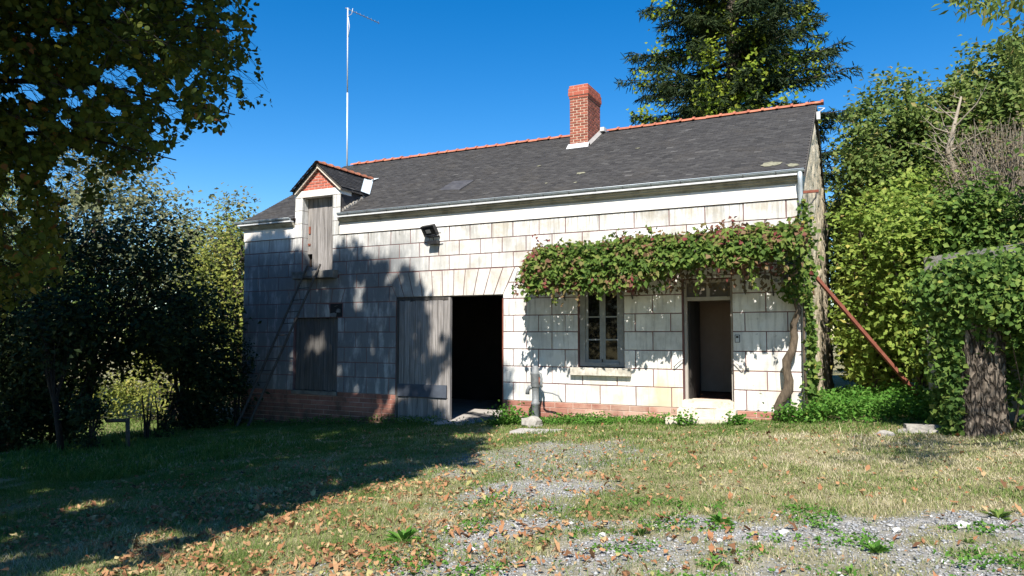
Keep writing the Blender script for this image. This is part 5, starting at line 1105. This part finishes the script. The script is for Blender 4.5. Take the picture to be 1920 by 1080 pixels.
# grass blades
def blades(x, y, h, wd, tint):
    n = len(x); a = rg.uniform(0, 6.28, n); ln = rg.uniform(.2, 1.6, n)*h; z = H(x, y)-.004
    b = np.stack([x, y, z], 1); s = np.stack([-np.sin(a), np.cos(a), np.zeros(n)], 1)*wd[:, None]; d = np.stack([np.cos(a)*ln, np.sin(a)*ln, h], 1)
    mid = b+d*.55+np.stack([0*h, 0*h, h*.12], 1)
    V = np.stack([b-s, b+s, mid+s*.7, mid-s*.7, b+d], 1)
    F4 = np.array([(0, 1, 2), (0, 2, 3), (3, 2, 4)])
    return V.reshape(-1, 3), (np.arange(n)[:, None, None]*5+F4).reshape(-1, 3), np.repeat(tint, 5)
def dryness(x, y):
    return np.clip(.30+.36*sstep(-2.2, .6, x+.8*(vnoise(x, y, 1.3, 31)-.5))*sstep(-1.2, -2.6, y)*(1-.35*sstep(-7.4, -8.4, y))+.45*(vnoise(x, y, .8, 32)-.5)+.45*(vnoise(x, y, .28, 33)-.5)-.30*sstep(-6, -9, x)-.20*sstep(-2.5, -.8, y)+.18*sstep(-6.5, -9, y)*(x < -1.5), 0, 1)
VV = []; FF = []; TTn = []; off = 0
for (N, xr, yr, hh, ww) in ((330000, (-11.0, 3.6), (-11.4, -7.2), .029, .0021), (170000, (-9, 4.2), (-7.2, -3.6), .027, .0032), (110000, (-15, 4.2), (-3.6, -.05), .036, .0052), (22000, (-15.5, -9), (-8, -3.6), .06, .008)):
    x, y = scatter(N, xr, yr, lambda x, y: np.clip(1-1.15*gravelmask(x, y), .02, 1)*np.clip(.25+1.25*vnoise(x, y, .32, 40), 0, 1)*np.clip(.45+1.1*vnoise(x, y, 1.1, 41), 0, 1)*(bankdist(x, y) < -.05))
    hgt = hh*rg.lognormal(0, .38, len(x))*(.6+.9*vnoise(x, y, .5, 42)); t = np.clip(dryness(x, y)+rg.normal(0, .22, len(x)), 0, 1)
    v, f, t = blades(x, y, hgt, np.full(len(x), ww)*rg.uniform(.7, 1.4, len(x)), t); VV.append(v); FF.append(f+off); TTn.append(t); off += len(v)
tag(npmesh('grass', np.concatenate(VV), np.concatenate(FF), MAT['grass'], tint=np.concatenate(TTn)), 'patchy green and straw-dry lawn grass', 'grass', kind='stuff')
# sunlit grass beyond the gap
x, y = scatter(16000, (-24, -15), (-5, 3), lambda x, y: x*0+1.0); v, f, t = blades(x, y, .10*rg.lognormal(0, .3, len(x)), np.full(len(x), .012), np.clip(rg.normal(.3, .12, len(x)), 0, 1))
tag(npmesh('meadow_grass', v, f, MAT['grass'], tint=t), 'bright grass beyond the evergreens', 'grass', kind='stuff')
# fallen leaves
def lmesh(P, s, tint_n, rg, seed=0):
    n = len(P); a = rg.uniform(0, 6.28, n); tilt = rg.normal(0, .5, n); 
    pts = np.array([(-.5, 0, 0), (-.28, .34, .10), (.05, .46, .16), (.30, .28, .08), (.62, .02, .14), (.28, -.30, .12), (.02, -.44, .20), (-.30, -.30, .08)])
    q = pts[None]*(1+rg.normal(size=(n, 8, 3))*.13); q[..., 2] *= rg.uniform(.4, 3.4, n)[:, None]; q[..., 1] *= rg.uniform(.55, 1.0, n)[:, None]
    x = q[..., 0]; yv = q[..., 1]; z = q[..., 2]+x*np.sin(tilt)[:, None]
    X_ = x*np.cos(a)[:, None]-yv*np.sin(a)[:, None]; Y_ = x*np.sin(a)[:, None]+yv*np.cos(a)[:, None]
    V = np.stack([X_, Y_, z], -1)*s[:, None, None]+P[:, None]
    F = np.array([(0, 1, 7), (1, 2, 6), (1, 6, 7), (2, 3, 5), (2, 5, 6), (3, 4, 5)])[:, ::-1]
    return V, F
def litdens(x, y):
    d1 = np.exp(-(((x+4.2)/2.7)**2+((y+9.2)/2.2)**2)); return np.clip(d1*1.5*(.05+1.6*sstep(.3, .75, vnoise(x, y, .45, 51)*.6+vnoise(x, y, .16, 52)*.4))+.055+.11*np.exp(-((x+3)**2+(y+6)**2)/6), 0, 1)
x, y = scatter(38000, (-9, 3.4), (-11.6, -1.2), lambda x, y: litdens(x, y)*(bankdist(x, y) < -.2)); 
x2, y2 = scatter(1800, (-15, 0), (-1.6, -.1), lambda x, y: .05+0*x); x = np.concatenate([x, x2]); y = np.concatenate([y, y2])
P = np.stack([x, y, H(x, y)+.006+.022*rg.random(len(x))], 1); u, v, z = view(P); s = np.clip(rg.lognormal(math.log(.043), .34, len(x)), .02, .085)
inframe = (u > 5) & (u < 1915) & (v < 1075); size = np.where(inframe & (z > 0), s/z, 0)
order = np.argsort(-size); big = order[:300]; rest = order[300:]
Vl, Fl = lmesh(P[rest], s[rest], None, rg)
tn = np.clip(rg.normal(.62, .24, len(rest)), 0, 1)
tag(npmesh('leaf_litter', Vl.reshape(-1, 3), (np.arange(len(rest))[:, None, None]*8+Fl).reshape(-1, 3), MAT['litter'], tint=np.repeat(tn, 8)), 'scattered tan and orange fallen leaves', 'leaves', kind='stuff')
proto = []
for k in range(14):
    Vp, Fp = lmesh(np.zeros((1, 3)), np.ones(1), None, rg); me = bpy.data.meshes.new('fallen_leaf'); me.from_pydata([tuple(map(float, p)) for p in Vp[0]], [], [tuple(map(int, f)) for f in Fp]); me.materials.append(MAT['litter'])
    at = me.attributes.new('tint', 'FLOAT', 'POINT'); at.data.foreach_set('value', np.full(8, min(1, max(0, .22+.04*k)), np.float32)); me.update(); proto.append(me)
for i in big:
    o_ = link('fallen_leaf', proto[rg.integers(14)], None, loc=tuple(P[i]), rot=(0, 0, rg.uniform(0, 6.28))); o_.scale = (s[i],)*3
    tag(o_, 'dry tan-orange fallen leaf on the ground near the camera', 'leaf', 'fallen leaves in the foreground')
